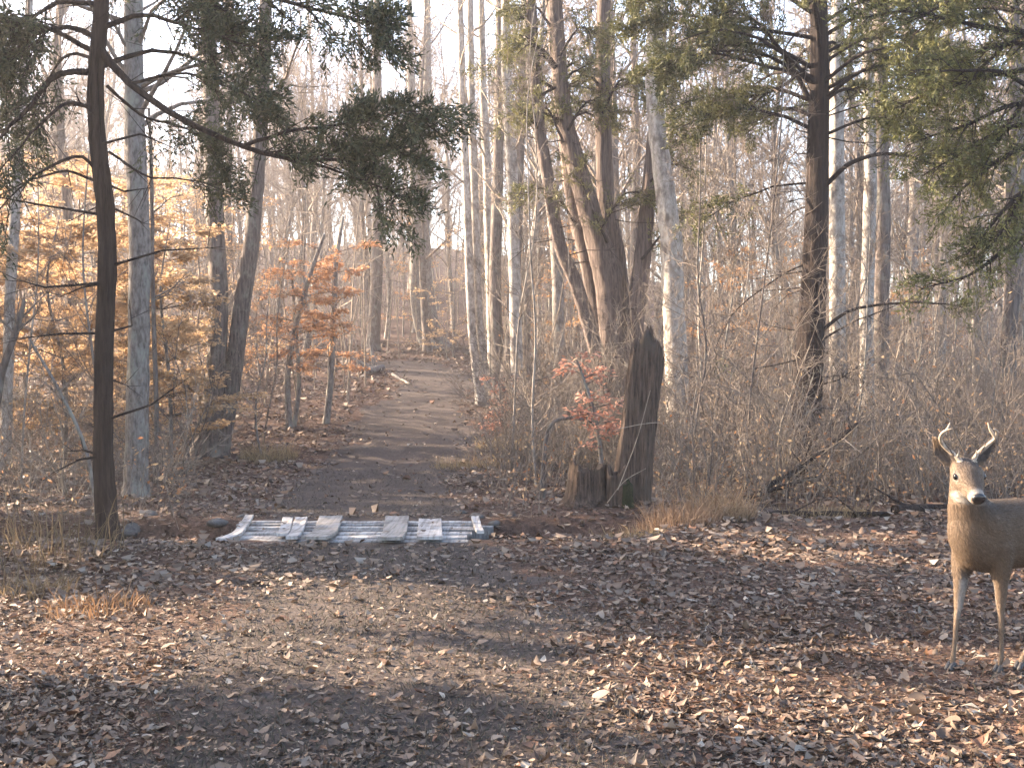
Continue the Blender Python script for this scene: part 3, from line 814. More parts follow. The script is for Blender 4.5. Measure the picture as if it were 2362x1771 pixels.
# thin poles and twigs of the far woods, too many to count
g = np.random.default_rng(43)
geo = Geo()
n = 1900
Y = 26 + 105 * g.uniform(size=n) ** 1.1; X = g.uniform(-.56, .56, n) * Y
ok = ~((Y < PEND + 1) & (X > np.interp(Y, PYS, PL) - .5) & (X < np.interp(Y, PYS, PR) + .5))
X, Y = X[ok], Y[ok]; n = len(X)
Z = H(X, Y); hh = g.uniform(1.5, 8, n) * np.where(Y > 60, 1.25, 1)
A = np.stack([X, Y, Z - .1], 1); ln = g.normal(0, .10, (n, 2))
m1 = A + np.stack([ln[:, 0] * hh * .5, ln[:, 1] * hh * .5, hh * .5], 1); B = m1 + np.stack([(ln[:, 0] + g.normal(0, .1, n)) * hh * .5, ln[:, 1] * hh * .5, hh * .5], 1)
r = .008 + .0026 * hh + .00012 * Y
geo.segs(A, m1, r, r * .7); geo.segs(m1, B, r * .7, r * .3)
for q in range(8):
    f = g.uniform(.25, .98, n)[:, None]
    p = np.where(f < .5, A + (m1 - A) * f * 2, m1 + (B - m1) * (f * 2 - 1))
    d = norm(g.normal(size=(n, 3)) * np.array([1, 1, .5]) + np.array([0, 0, .75])); L = hh * g.uniform(.1, .28, n)
    e = p + d * L[:, None]
    geo.segs(p, e, r * .4 + .002, .003 + .00006 * Y)
    d2 = norm(d + g.normal(0, .5, (n, 3))); geo.segs(p + d * (L * .5)[:, None], p + d * (L * .5)[:, None] + d2 * (L * .6)[:, None], .004 + .00004 * Y, .0025)
tag(obj('far_thicket', geo.mesh('far_thicket'), M['twig_pale']), 'hazy mass of thin poles and twigs filling the far woods', kind='stuff')

# ------------------------------------------------------------------ evergreens added unseen left of the view to shade the clearing
def sunline(u, s):
    """point s metres towards the sun from where the line of constant shade u meets x = 0"""
    n_ = np.array([math.cos(_a), math.sin(_a)]); d_ = np.array([-math.sin(_a), math.cos(_a)])
    return n_ * u + d_ * s
SH = [(2.9, 10, 14, 2.1), (2.2, 19, 17, 2.6), (7.5, 12, 15, 2.1), (10.4, 16.5, 16, 2.6), (13.0, 19.5, 17, 2.3), (.2, 13, 15, 2.6), (9.2, 23, 18, 2.8), (12.0, 25, 19, 2.6), (7.7, 18.5, 17, 2.0), (3.4, 14, 14, 1.6)]
SHT = ['nearest the camera', 'second from the camera', 'third from the camera', 'fourth from the camera', 'fifth from the camera', 'level with the camera', 'tall one of the back row', 'tallest of the back row', 'slimmest of the back row', 'slimmest of the front row']
for k, ((u, s, hh, rr), tx) in enumerate(zip(SH, SHT)):
    p = sunline(u, s); z0 = h1(p[0], p[1])
    g = np.random.default_rng(800 + k)
    P = np.array([[p[0], p[1], z0 - .1], [p[0] + .05, p[1], z0 + hh * .3], [p[0] - .05, p[1], z0 + hh * .65], [p[0], p[1], z0 + hh]])
    cedar('cedar_tree', f'full green cedar added out of view at left for shade, {tx}', [(P, np.array([.13, .11, .07, .02]))], 800 + k, 1.0, rr, 50, ntw=12, dens=12, size=.23, group='added shade cedars left of the clearing', deadstubs=3)

# ------------------------------------------------------------------ brush
def shrub_variant(i):
    g = np.random.default_rng(900 + i)
    geo = Geo()
    ns = 9
    for s in range(ns):
        az = g.uniform(0, 6.28); hh = g.uniform(.9, 2.5)
        p = np.array([math.cos(az), math.sin(az), 0]) * g.uniform(0, .25)
        d = np.array([math.cos(az) * .35, math.sin(az) * .35, 1.]) + g.normal(0, .15, 3)
        pts = [p + [0, 0, -.08]]
        for q in range(6):
            d = norm(d + g.normal(0, .2, 3)); pts.append(pts[-1] + d * hh / 6)
        pts = np.array(pts); rr = np.linspace(.009, .003, 7)
        geo.tube(pts, rr, 4, cap=False)
        for b in range(9):
            j = g.integers(1, 6); dd = norm(norm(pts[j + 1] - pts[j]) + g.normal(0, .7, 3)); L = hh * g.uniform(.12, .35)
            a = pts[j]; m = a + dd * L * .55; e = m + norm(dd + g.normal(0, .4, 3)) * L * .45
            geo.segs([a, m], [m, e], [.0045, .0035], [.0035, .002])
            for c in range(3):
                q = a + (e - a) * g.uniform(.2, 1); geo.segs([q], [q + norm(dd + g.normal(0, .8, 3)) * L * .4], .0028, .0016)
    return geo.mesh('stems')
SV = [shrub_variant(i) for i in range(6)]
for i, s_ in enumerate(SV): s_.materials.append(M['twig_pale' if i % 3 == 0 else ('bark_oak' if i % 3 == 1 else 'twig')])
g = np.random.default_rng(91)
spots = []
while len(spots) < 120:
    u = g.uniform()
    if u < .72:
        Y = g.uniform(13.8, 25); px = g.uniform(1470, 2560)
    elif u < .86:
        Y = g.uniform(14.5, 24); px = g.uniform(-150, 440)
    else:
        Y = g.uniform(16, 26); px = g.uniform(1150, 1450)
    x = (px - W_ / 2) / F_ * Y
    if np.interp(Y, PYS, PL) - .3 < x < np.interp(Y, PYS, PR) + .3: continue
    if 1270 < px < 1500 and Y < 16.5: continue
    if all((x - a) ** 2 + (Y - b) ** 2 > .45 ** 2 for a, b in spots): spots.append((x, Y))
for q in range(13):
    Y = g.uniform(16.6, 19.5); spots.append(((g.uniform(1270, 1480) - W_ / 2) / F_ * Y, Y))
for k, (x, Y) in enumerate(spots):
    t = empty('bare_shrub', (x, Y, h1(x, Y)), '', 'shrub', 'leafless shrubs')
    s = g.uniform(.7, 1.35); t.scale = (s, s, s * g.uniform(.8, 1.2)); t.rotation_euler = (0, 0, g.uniform(0, 6.28))
    v = int(g.integers(0, 6)); obj('stems', SV[v], None, t)
    dist = 'front row' if Y < 17 else ('second row' if Y < 20 else ('third row' if Y < 23 else 'back row'))
    t['label'] = f"{'tall' if s > 1.15 else ('low' if s < .9 else 'middling')} {'pale' if v % 3 == 0 else 'brown'} leafless twiggy shrub, {dist}, {where(x, Y)}"

# tangle of fine twigs, weeds and clinging leaves through the brush
geo = Geo(); lf = Geo()
n = 3400
sel = g.uniform(size=n)
Y = np.where(sel < .75, g.uniform(13.2, 24, n), g.uniform(11.8, 24, n)); px = np.where(sel < .75, g.uniform(1480, 2600, n), np.where(sel < .9, g.uniform(-200, 430, n), g.uniform(1130, 1470, n)))
X = (px - W_ / 2) / F_ * Y
ok = ~((X > np.interp(Y, PYS, PL) - .5) & (X < np.interp(Y, PYS, PR) + .4)) & (ditch(X, Y) < .2) & ~((px > 1280) & (px < 1500) & (Y < 14.5))
X, Y = X[ok], Y[ok]; n = len(X); Z = H(X, Y)
A = np.stack([X, Y, Z - .04], 1); L = g.gamma(2.2, .36, n) + .15
d = norm(np.stack([g.normal(0, .33, n), g.normal(0, .33, n), np.ones(n)], 1))
m1 = A + d * (L * .5)[:, None]; d2 = norm(d + g.normal(0, .28, (n, 3))); B = m1 + d2 * (L * .5)[:, None]
geo.segs(A, m1, .0045, .0035); geo.segs(m1, B, .0035, .0018)
for q in range(3):
    p = m1 + (B - m1) * g.uniform(0, 1, (n, 1)); dd = norm(d2 + g.normal(0, .7, (n, 3))); geo.segs(p, p + dd * (L * .28)[:, None], .0025, .0014)
tag(obj('undergrowth', geo.mesh('undergrowth'), M['twig']), 'tangle of thin dead stems and briars under the trees', kind='stuff')
m = 7000
j = g.integers(0, n, m); p = m1[j] + (B[j] - m1[j]) * g.uniform(-.6, 1, (m, 1))
mv = g.uniform(size=(m, 1)); C = np.array([.26, .11, .05]) * (1 - mv) + np.array([.52, .38, .22]) * mv
lf.leaves(p, norm(g.normal(size=(m, 3)) + [0, 0, -.4]), norm(g.normal(size=(m, 3))), g.uniform(.03, .085, m), g.uniform(.02, .05, m), C)
tag(obj('clinging_leaves', lf.mesh('clinging_leaves', False), M['beech_leaf']), 'dead brown leaves caught in the undergrowth', kind='stuff')

# ------------------------------------------------------------------ plank crossing over the ditch
def mat_wood(name, dark, light):
    m, nt, bs = new_mat(name)
    v = coords(nt, (1, 1, 1)); wv = coords(nt, (34, 1.6, 10))
    oi = nt.nodes.new("ShaderNodeObjectInfo")
    n1 = noise(nt, 1.0, 6, .6, wv); n2 = noise(nt, 7, 5, .65, v)
    r = ramp(nt, [(.33, dark), (.55, light), (.8, tuple(min(1, c * 1.12) for c in light))]); nt.links.new(n1.outputs[0], r.inputs[0])
    r2 = ramp(nt, [(.30, (.45, .40, .36)), (.55, (1, 1, 1))]); nt.links.new(n2.outputs[0], r2.inputs[0])
    nt.links.new(mul(nt, r.outputs[0], r2.outputs[0]), bs.inputs['Base Color'])
    bs.inputs['Roughness'].default_value = .85
    bump(nt, bs, n1.outputs[0], .7, .008)
    return m
M['wood_pale'] = mat_wood('weathered_pale_wood', (.22, .20, .185), (.44, .41, .385))
M['wood_tan'] = mat_wood('weathered_tan_wood', (.16, .142, .122), (.29, .262, .235))
M['wood_grey'] = mat_wood('weathered_grey_wood', (.10, .098, .095), (.24, .235, .23))
M['dark_hole'] = mat_bark('knot_hole', (.01, .008, .007), (.03, .022, .018))

def plank(name, C, wid, th, mat, parent, cup=0.0, chamfer=.006):
    """plank swept along the centre line C (list of xyz); its width lies across the line in plan; a real cross section with eased edges"""
    C = np.asarray(C, float); n = len(C)
    d = norm(np.gradient(C, axis=0)); s = norm(np.cross(d, np.array([0, 0, 1.]))); u = np.cross(s, d)
    w = np.broadcast_to(np.asarray(wid, float), (n,)) / 2; c = chamfer
    V = []
    for i in range(n):
        prof = [(-w[i], -th + c), (-w[i], -c + cup), (-w[i] + c, cup), (0, 0), (w[i] - c, cup), (w[i], -c + cup), (w[i], -th + c), (w[i] - c, -th), (-w[i] + c, -th)]
        for (a, b) in prof: V.append(C[i] + s[i] * a + u[i] * b)
    k = 9; Q = []
    for i in range(n - 1):
        for j in range(k): Q.append([i * k + j, i * k + (j + 1) % k, (i + 1) * k + (j + 1) % k, (i + 1) * k + j])
    bm_faces = Q
    me = bpy.data.meshes.new(name)
    me.from_pydata([tuple(v) for v in V], [], [tuple(q) for q in Q] + [tuple(range(k))[::-1], tuple((n - 1) * k + j for j in range(k))])
    me.update()
    return obj(name, me, M[mat], parent)

BX0, BX1 = -2.72, -.30
bz = 0.015
br = empty('plank_bridge', (-1.5, 11.2, 0), 'low weathered plank crossing laid over the ditch on the trail', 'bridge')
def bp(px, py, z):
    Yb = F_ * (CAMZ - z) / (py - H_ / 2)
    return np.array([(px - W_ / 2) / F_ * Yb + 1.5, Yb - 11.2, z])
g = np.random.default_rng(7)
for k, (yy, wd, x0, x1, m_) in enumerate([(10.47, .15, -2.60, -.42, 'wood_grey'), (10.72, .17, -2.68, -.44, 'wood_pale'), (10.98, .15, -2.72, -.40, 'wood_pale'), (11.22, .11, -2.76, -.38, 'wood_grey'), (11.44, .11, -2.82, -.36, 'wood_pale'), (11.68, .11, -2.92, -.36, 'wood_grey'), (11.92, .10, -2.95, -.34, 'wood_pale')]):
    xx = np.linspace(x0, x1, 9) + 1.5
    plank('slat', np.stack([xx, np.full(9, yy - 11.2) + g.normal(0, .006, 9) + np.linspace(0, g.normal(0, .03), 9), np.full(9, bz) + g.normal(0, .004, 9)], 1), wd, .035, m_, br)
for yy in (10.55, 11.8):
    plank('beam', [(x + 1.5, yy - 11.2, bz - .04) for x in np.linspace(-2.9, -.2, 5)], .12, .14, 'wood_grey', br)
zt = .055
def tread(f0, f1, b0, b1, mat, pf=1240, pb=1196, curl=.0, flare_=0., lab=None, n=12):
    F0, F1, B0, B1 = bp(f0, pf, zt), bp(f1, pf, zt), bp(b0, pb, zt), bp(b1, pb, zt)
    a = (F0 + F1) / 2; b = (B0 + B1) / 2
    t = np.linspace(0, 1, n)
    C = a[None] * (1 - t)[:, None] + b[None] * t[:, None]
    C[:, 2] += curl * ((t - .45) ** 2 * 4 - .1) + .004
    C[:, 0] -= flare_ * np.clip(1 - t * 2.6, 0, 1) ** 2
    w = np.linalg.norm(F1 - F0) * (1 - t) + np.linalg.norm(B1 - B0) * t
    o = plank('tread', C, w, .028, mat, br, cup=.006)
    if lab: o['label'] = lab
    return o
tread(522, 548, 566, 585, 'wood_pale', 1246, 1193, .02, .10, 'pale strip curling up at the left end of the crossing')
t1 = tread(640, 668, 652, 676, 'wood_pale', 1234, 1198, .02, .02, 'pale board with a knot hole')
tread(664, 692, 681, 709, 'wood_pale', 1241, 1198, .02, .02)
tread(712, 772, 737, 790, 'wood_tan', 1242, 1195, .02, .07, 'wide tan board with a warped front end')
tread(879, 936, 889, 943, 'wood_tan', 1243, 1195, .018, .03)
tread(961, 1021, 966, 1018, 'wood_pale', 1240, 1199, .008, 0, 'squarest, pinkish grey board at the right')
tread(1099, 1117, 1087, 1105, 'wood_pale', 1228, 1196, .02, 0, 'narrow white end strip at the right')
hg = Geo(); hc = bp(655, 1218, zt + .012); an = np.linspace(0, 2 * math.pi, 11)[:-1]
hg.add(np.vstack([np.stack([hc[0] + .016 * np.cos(an), hc[1] + .03 * np.sin(an), np.full(10, hc[2])], 1), [hc]]), None, [[i, (i + 1) % 10, 10] for i in range(10)])
obj('knot_hole', hg.mesh('knot_hole'), M['dark_hole'], br)

# ------------------------------------------------------------------ broken stump
def ragged(name, px0, px1, pyb, pyt, Y, lean, seed, mat, parent, base, flr=.3, jag=.18, k=40, n=20, depth=.9, hollow=True):
    """splintered wood column: fluted sides, torn top, hollow inside"""
    g = np.random.default_rng(seed)
    b = at((px0 + px1) / 2, pyb, Y); hgt = (pyb - pyt) / F_ * Y; r = (px1 - px0) / 2 / F_ * Y
    an = np.arange(k) / k * 2 * math.pi
    fl = 1 + .14 * np.sin(an * 4 + g.uniform(0, 6)) + .10 * np.sin(an * 9 + g.uniform(0, 6)) + g.normal(0, .05, k)
    top = 1 - jag * (.5 + .5 * np.sin(an * 2 + g.uniform(0, 6))) * g.uniform(.6, 1, k) - g.uniform(0, jag * .5, k)
    V = []
    for i in range(n):
        t = i / (n - 1)
        z = t * hgt * top
        rr = r * fl * (1 + flr * np.exp(-t * 7) - .10 * t) * (1 + g.normal(0, .02, k))
        off = lean * (t ** 1.2)
        V.append(np.stack([np.cos(an) * rr + off, np.sin(an) * rr * depth, z - .12 * (i == 0)], 1))
    for i in range(6):                                     # inner wall of the torn top
        t = i / 5
        z = hgt * top * (1 - .04 - .35 * t); rr = r * fl * (.72 - .5 * t)
        V.append(np.stack([np.cos(an) * rr + lean * (1 - .3 * t), np.sin(an) * rr * depth, z], 1))
    N = n + 6; V = np.concatenate(V) + (np.array([b[0], b[1], h1(b[0], b[1])]) - base)
    i = np.arange(N - 1)[:, None] * k; j = np.arange(k)[None, :]; j2 = (j + 1) % k
    Q = np.stack([i + j, i + j2, i + k + j2, i + k + j], -1).reshape(-1, 4)
    V = np.vstack([V, V[-k:].mean(0)])
    T = [[(N - 1) * k + a, (N - 1) * k + (a + 1) % k, N * k] for a in range(k)]
    return obj(name, mk_mesh(name, V, Q, T), M[mat], parent)
sb = np.array([1.38, 12.9, h1(1.38, 12.9)])
st = empty('broken_stump', sb, 'dark rotting stump with a tall leaning snag and a low hollow side', 'stump')
ragged('snag', 1412, 1496, 1180, 778, 12.95, .20, 5, 'snag', st, sb, .12, .16)
ragged('snag_knob', 1474, 1510, 905, 770, 12.99, .0, 8, 'snag', st, sb, 0, .35, 24, 10)
bpy.data.objects['snag_knob'].location = (.03, .0, 1.43)
ragged('low_stump', 1312, 1394, 1188, 1084, 12.85, .02, 6, 'snag', st, sb, .45, .22)
ragged('buttress', 1398, 1448, 1185, 1085, 12.72, .0, 9, 'snag', st, sb, .25, .3, 26, 12)
ragged('moss_patch', 1436, 1462, 1180, 1112, 12.60, .0, 10, 'moss', st, sb, .2, .3, 18, 8)
# thin pale vines across it
vg = Geo()
for pts_ in ([(1415, 992), (1470, 980), (1520, 975), (1550, 990), (1600, 975)], [(1425, 1130), (1470, 1010), (1500, 900)], [(1400, 1160), (1440, 1110), (1490, 1080)]):
    P, R = pxb(pts_, 12.45, 0, .005, .003); P, R = smooth_poly(P, R, 14); vg.tube(P, R, 4)
tag(obj('dead_vine', vg.mesh('dead_vine'), M['twig_pale']), 'thin pale dead vines draped across the broken stump', 'vine')

# ------------------------------------------------------------------ logs, rocks
def log(name, label, a, b, r, mat, seed, cat='log', sag=0.0, up=.6):
    g = np.random.default_rng(seed)
    n = 12; t = np.linspace(0, 1, n)[:, None]
    A = np.array([a[0], a[1], h1(*a[:2]) + r * up + (a[2] if len(a) > 2 else 0)]); B = np.array([b[0], b[1], h1(*b[:2]) + r * up + (b[2] if len(b) > 2 else 0)])
    P = A * (1 - t) + B * t + np.cumsum(g.normal(0, .02, (n, 3)), 0) * np.array([1, 1, .3]); P[:, 2] -= sag * np.sin(t[:, 0] * math.pi)
    geo = Geo(); geo.tube(P - A, r * (1 - .4 * t[:, 0]), 9, .08, seed=seed)
    for s in range(5):
        j = g.integers(2, n - 1); d = norm(g.normal(size=3) + [0, 0, .6]); geo.segs([P[j] - A], [P[j] - A + d * r * 7], r * .3, r * .1, 4)
    geo.tube((P - A)[:2][::-1], [r * .98, r * .6], 9, .05)
    o = obj(name, geo.mesh(name), M[mat]); o.location = A
    return tag(o, label, cat)
def gp(px, py):
    p = ground_pt(px, py); return (float(p[0]), float(p[1]))
log('fallen_log', 'grey fallen log across the slope at the top of the trail', gp(845, 868), gp(885, 855), .16, 'bark_grey', 1)
log('fallen_log', 'thin grey fallen pole beside the bend of the trail', gp(905, 866), gp(955, 890), .05, 'bark_grey', 2)
log('fallen_branch', 'dark fallen branch propped in the brush right of the dry grass clump', (3.1, 14.2), (4.6, 14.9, .9), .05, 'bark_cedar', 3, 'branch')
log('fallen_branch', 'crooked dark branch lying under the tall dark cedar', (3.0, 13.9), (4.0, 14.6, .25), .035, 'bark_cedar', 4, 'branch')
log('fallen_log', 'dark log lying in the brush left of the deer', (4.4, 12.6), (5.6, 13.0), .07, 'bark_cedar', 5)
log('fallen_log', 'thin dark log lying at the edge of the clearing under the brush', (2.9, 12.5), (4.3, 12.3), .045, 'bark_cedar', 6)
log('fallen_branch', 'dark stick lying across the ditch bank left of the dark cedar', (-5.6, 11.0), (-4.3, 10.9), .035, 'bark_cedar', 7, 'branch')
log('fallen_branch', 'bleached stick lying in the ditch left of the crossing', (-4.3, 10.7), (-3.7, 10.3), .03, 'bark_pale', 8, 'branch')

def rock(px, py, size, seed, label, sq=.5, sink=.42, Y=None):
    size = size * .72
    g = np.random.default_rng(seed)
    x, y = gp(px, py) if Y is None else ((px - W_ / 2) / F_ * Y, Y)
    k, n = 14, 9; V = []
    a1, a2 = g.uniform(.7, 1.3, 2)
    dirs = norm(g.normal(size=(9, 3))); off = g.uniform(.62, .95, 9)
    for i in range(n):
        th = math.pi * i / (n - 1)
        for j in range(k):
            p = 2 * math.pi * j / k; d = np.array([math.sin(th) * math.cos(p), math.sin(th) * math.sin(p), math.cos(th)])
            rr = 1.0
            for q in range(9):
                c = d @ dirs[q]
                if c > .05: rr = min(rr, off[q] / c)          # flat broken faces
            V.append(d * rr * np.array([a1, a2, sq]) * size * (1 + g.normal(0, .015)))
    i = np.arange(n - 1)[:, None] * k; j = np.arange(k)[None, :]; j2 = (j + 1) % k
    Q = np.stack([i + j, i + k + j, i + k + j2, i + j2], -1).reshape(-1, 4)
    o = obj('rock', mk_mesh('rock', np.array(V), Q, smooth=True), M['rock'])
    o.location = (x, y, h1(x, y) + size * sq * (1 - sink * 2) * .5); o.rotation_euler = (0, 0, g.uniform(0, 6))
    return tag(o, label, 'rock', 'rocks along the ditch')
rk = [(300, 11.9, .24, 'pale grey rock at the foot of the dark left cedar'), (345, 12.3, .16, 'small grey rock right of the dark left cedar'), (420, 11.7, .20, 'grey rock in the ditch midway between cedar and crossing'), (465, 11.6, .24, 'largest grey rock in the ditch beside the crossing'), (500, 11.9, .15, 'grey rock touching the back left corner of the crossing'), (490, 11.0, .13, 'dark rock under the left end of the crossing'), (440, 11.2, .12, 'small rock low in the ditch left of the crossing'), (385, 11.1, .14, 'small rock in the leaves of the ditch bank'), (560, 12.3, .11, 'small stone behind the left end of the crossing'), (1060, 12.6, .12, 'pale stone behind the right end of the crossing'), (1100, 12.3, .14, 'grey stone at the right end of the crossing'), (1140, 12.0, .11, 'small stone right of the crossing end'), (1180, 12.4, .13, 'grey stone between the crossing and the stump'), (200, 11.6, .13, 'grey rock left of the dark cedar')]
for k, (px, Y, s, lab) in enumerate(rk): rock(px, 0, s, 60 + k, lab, Y=Y)
rock(840, 870, .22, 80, 'rock at the end of the log on the slope above the trail'); rock(700, 1035, .25, 81, 'flat grey rock at the left edge of the trail past the crossing', .3)

# ------------------------------------------------------------------ dry grass
def tuft(px, Y, hgt, rad, n, label, seed, c0=(.24, .14, .085), c1=(.44, .31, .21), sq=1.0):
    g = np.random.default_rng(seed)
    x = (px - W_ / 2) / F_ * Y; b = np.array([x, Y, h1(x, Y)])
    a = g.uniform(0, 6.28, n); r = rad * np.sqrt(g.uniform(0, 1, n))
    ox, oy = np.cos(a) * r, np.sin(a) * r * sq
    P = np.stack([ox, oy, H(x + ox, Y + oy) - b[2] - .02], 1)
    D = norm(np.stack([np.cos(a) * .25 + g.normal(0, .35, n), np.sin(a) * .25 + g.normal(0, .35, n), np.ones(n)], 1))
    L = hgt * g.uniform(.4, 1.1, n) * (1 - .35 * (r / rad))
    mv = g.uniform(size=(n, 1)); C = np.array(c0) * (1 - mv) + np.array(c1) * mv
    geo = Geo()
    L = L * g.lognormal(0, .35, n) * .8
    C = C * .62
    md = P + D * (L * .6)[:, None]; D2 = norm(D + g.normal(0, .35, (n, 3)) + np.array([0, 0, -.25]))
    S = norm(np.cross(D, g.normal(size=(n, 3)))); w = g.uniform(.0025, .0055, n)[:, None]
    e = md + D2 * (L * .5)[:, None]
    V = np.stack([P - S * w, P + S * w, md + S * w * .8, md - S * w * .8, e], 1).reshape(-1, 3)
    o = (np.arange(n) * 5)[:, None]
    geo.add(V, o + np.array([[0, 1, 2, 3]]), o + np.array([[3, 2, 4]]), np.repeat(C, 5, 0))
    ob = obj('grass_tuft', geo.mesh('blades', False), M['straw']); ob.location = b
    return tag(ob, label, 'grass')
tuft(1560, 11.6, .42, .42, 900, 'large orange dry grass clump right of the broken stump', 1)
tuft(1660, 12.0, .46, .36, 1100, 'dry grass clump just right of the largest orange clump', 2, c1=(.6, .42, .25))
tuft(1430, 11.0, .16, .42, 900, 'low tan dry grass on the mound before the stump', 3, (.28, .19, .10), (.5, .38, .22))
tuft(1320, 11.3, .16, .40, 700, 'low dry grass at the left foot of the stump mound', 4, (.28, .19, .10), (.5, .38, .22))
tuft(225, 7.3, .17, .36, 520, 'low orange dry grass clump in the left foreground', 5, (.24, .12, .06), (.42, .26, .14))
tuft(60, 7.9, .30, .35, 240, 'sparse dry weeds at the left edge, behind the foreground clump', 6, (.14, .10, .06), (.30, .22, .13))
tuft(90, 9.3, .7, .7, 260, 'tall brown weeds at the left edge below the dark cedar', 7, (.14, .10, .06), (.30, .22, .13))
tuft(620, 20.8, .45, .55, 700, 'pale dry grass at the right foot of the two stemmed tree', 8, (.40, .28, .15), (.62, .48, .28))
tuft(1190, 21.6, .40, .8, 800, 'sunlit straw coloured grass at the foot of the white stem', 9, (.45, .34, .18), (.7, .56, .33), .5)
tuft(1085, 19.5, .35, .7, 600, 'dry grass beside the trail before the white stem', 10, (.36, .26, .14), (.6, .46, .27), .6)
tuft(1900, 12.6, .22, .6, 700, 'thin tan grass at the edge of the brush before the tall dark cedar', 11, (.24, .17, .10), (.45, .34, .2), .5)
tuft(1300, 20.5, .4, .9, 700, 'straw coloured grass behind the arching sapling', 12, (.4, .3, .16), (.62, .48, .28), .5)

# short grass of the trail and clearing
g = np.random.default_rng(55)
n = 90000
Y = 3.2 + 16 * g.uniform(size=n) ** 1.4; X = g.uniform(-.56, .56, n) * Y
pm = path_mask(X, Y); keep = (g.uniform(size=n) < (.35 + .65 * pm) * (.25 + 1.2 * fbm(X * .9, Y * .9, 5))) & (ditch(X, Y) < .04) & ~((X > -2.95) & (X < -.15) & (Y > 10.2) & (Y < 12.15))
X, Y = X[keep], Y[keep]; n = len(X)
P = np.stack([X, Y, H(X, Y) - .004], 1)
mv = np.clip(g.normal(.45, .3, (n, 1)), 0, 1); C = np.array([.042, .042, .030]) * (1 - mv) + np.array([.115, .096, .08]) * mv
geo = Geo(); geo.leaves(P, norm(g.normal(0, .75, (n, 3)) * [1, 1, .3] + [0, 0, .65]), norm(g.normal(size=(n, 3))), g.uniform(.025, .075, n), g.uniform(.005, .009, n), C, 0)
tag(obj('short_grass', geo.mesh('short_grass', False), M['straw']), 'short dull green and brown grass on the trail', kind='stuff')

# ------------------------------------------------------------------ fallen leaves
LC = np.array([(.32, .205, .13), (.44, .325, .225), (.55, .45, .34), (.27, .125, .06), (.14, .086, .056), (.38, .255, .16), (.22, .145, .095), (.42, .21, .09)])
LWt = np.array([.27, .13, .03, .10, .16, .15, .13, .03])
def leaf_arrays(g, X, Y, size, lift, fine=False):
    n = len(X)
    az = g.uniform(0, 6.28, n); tilt = g.normal(0, .17, n); roll = g.normal(0, .20, n)
    D = np.stack([np.cos(az) * np.cos(tilt), np.sin(az) * np.cos(tilt), np.sin(tilt)], 1)
    S = norm(np.stack([-np.sin(az), np.cos(az), roll], 1)); N = np.cross(D, S); N *= np.sign(N[:, 2:3] + 1e-6)
    L = size * g.uniform(.6, 1.35, n); Wd = L * g.uniform(.38, .68, n)
    curl = g.normal(.12, .22, n) * L; fold = g.normal(.10, .18, n) * Wd
    zoff = np.abs(np.sin(tilt)) * L * .5 + np.abs(roll) * Wd * .25 + lift
    P = np.stack([X, Y, H(X, Y) + zoff], 1)
    def pt(t, s, e): return P + D * (L * (t - .5))[:, None] + S * (Wd * s)[:, None] + N * (curl * (2 * t - 1) ** 2 + fold * abs(s) * 2 + e)[:, None]
    V = np.stack([pt(0, 0, 0), pt(.3, .40, 0), pt(.70, .44, 0), pt(1, 0, 0), pt(.70, -.44, 0), pt(.3, -.40, 0)], 1)
    if fine:
        V = np.stack([pt(0, 0, 0), pt(.18, .30, 0), pt(.48, .5, 0), pt(.80, .34, 0), pt(1, 0, 0), pt(.80, -.34, 0), pt(.48, -.5, 0), pt(.18, -.30, 0), pt(.25, 0, 0), pt(.5, 0, 0), pt(.76, 0, 0)], 1)
        V = V + g.normal(0, .045, V.shape) * L[:, None, None] * np.array([1, 1, .5])
    ci = g.choice(len(LC), n, p=LWt); C = (LC[ci] * .8 + LC[ci].mean(1, keepdims=True) * .2) * .50 * g.uniform(.6, 1.3, (n, 1))
    return V, C
LQ = np.array([[0, 1, 2, 3], [0, 3, 4, 5]])
g = np.random.default_rng(66)
n = 235000
Yl = 2.6 + 46 * g.uniform(size=n) ** 1.75; Xl = g.uniform(-.62, .62, n) * (Yl + .6)
pm = path_mask(Xl, Yl)
dn = .85 * (1 - pm * np.where(Yl > 12.5, .94, .5)) * (.5 + 1.0 * sstep(.30, .62, fbm(Xl * .8 + 3, Yl * .8, 9)))
keep = (g.uniform(size=n) < dn) & ~((Xl > -2.95) & (Xl < -.2) & (Yl > 10.2) & (Yl < 12.15))
Xl, Yl = Xl[keep], Yl[keep]; n = len(Xl)
FT = np.array([[0, 1, 8], [0, 8, 7], [3, 4, 10], [4, 5, 10]]); FQ = np.array([[1, 2, 9, 8], [2, 3, 10, 9], [7, 8, 9, 6], [6, 9, 10, 5]])
size = (.029 + .0020 * Yl + .007 * sstep(8, 11, Yl)) * np.clip(g.lognormal(0, .40, n), .3, 1.75); lift = g.uniform(0, .02, n)
fz = Yl < 7.3
parts = []
V, C = leaf_arrays(g, Xl[~fz], Yl[~fz], size[~fz], lift[~fz]); m = len(V)
lg = Geo(); o = (np.arange(m) * 6)[:, None, None]
lg.add(V.reshape(-1, 3), (o + LQ[None]).reshape(-1, 4), None, np.repeat(C, 6, 0))
V, C = leaf_arrays(g, Xl[fz], Yl[fz], size[fz], lift[fz], True); Xf, Yf = Xl[fz], Yl[fz]; n = len(V)
near = (Yf < 7.2) & (np.abs(Xf) < .47 * Yf)
pick = np.where(near)[0]; pick = pick[np.argsort(-np.linalg.norm(V[pick, 4] - V[pick, 0], axis=1) / Yf[pick])][:300]
rest = np.ones(n, bool); rest[pick] = False
m = int(rest.sum()); o = (np.arange(m) * 11)[:, None, None]
lg.add(V[rest].reshape(-1, 3), (o + FQ[None]).reshape(-1, 4), (o + FT[None]).reshape(-1, 3), np.repeat(C[rest], 11, 0))
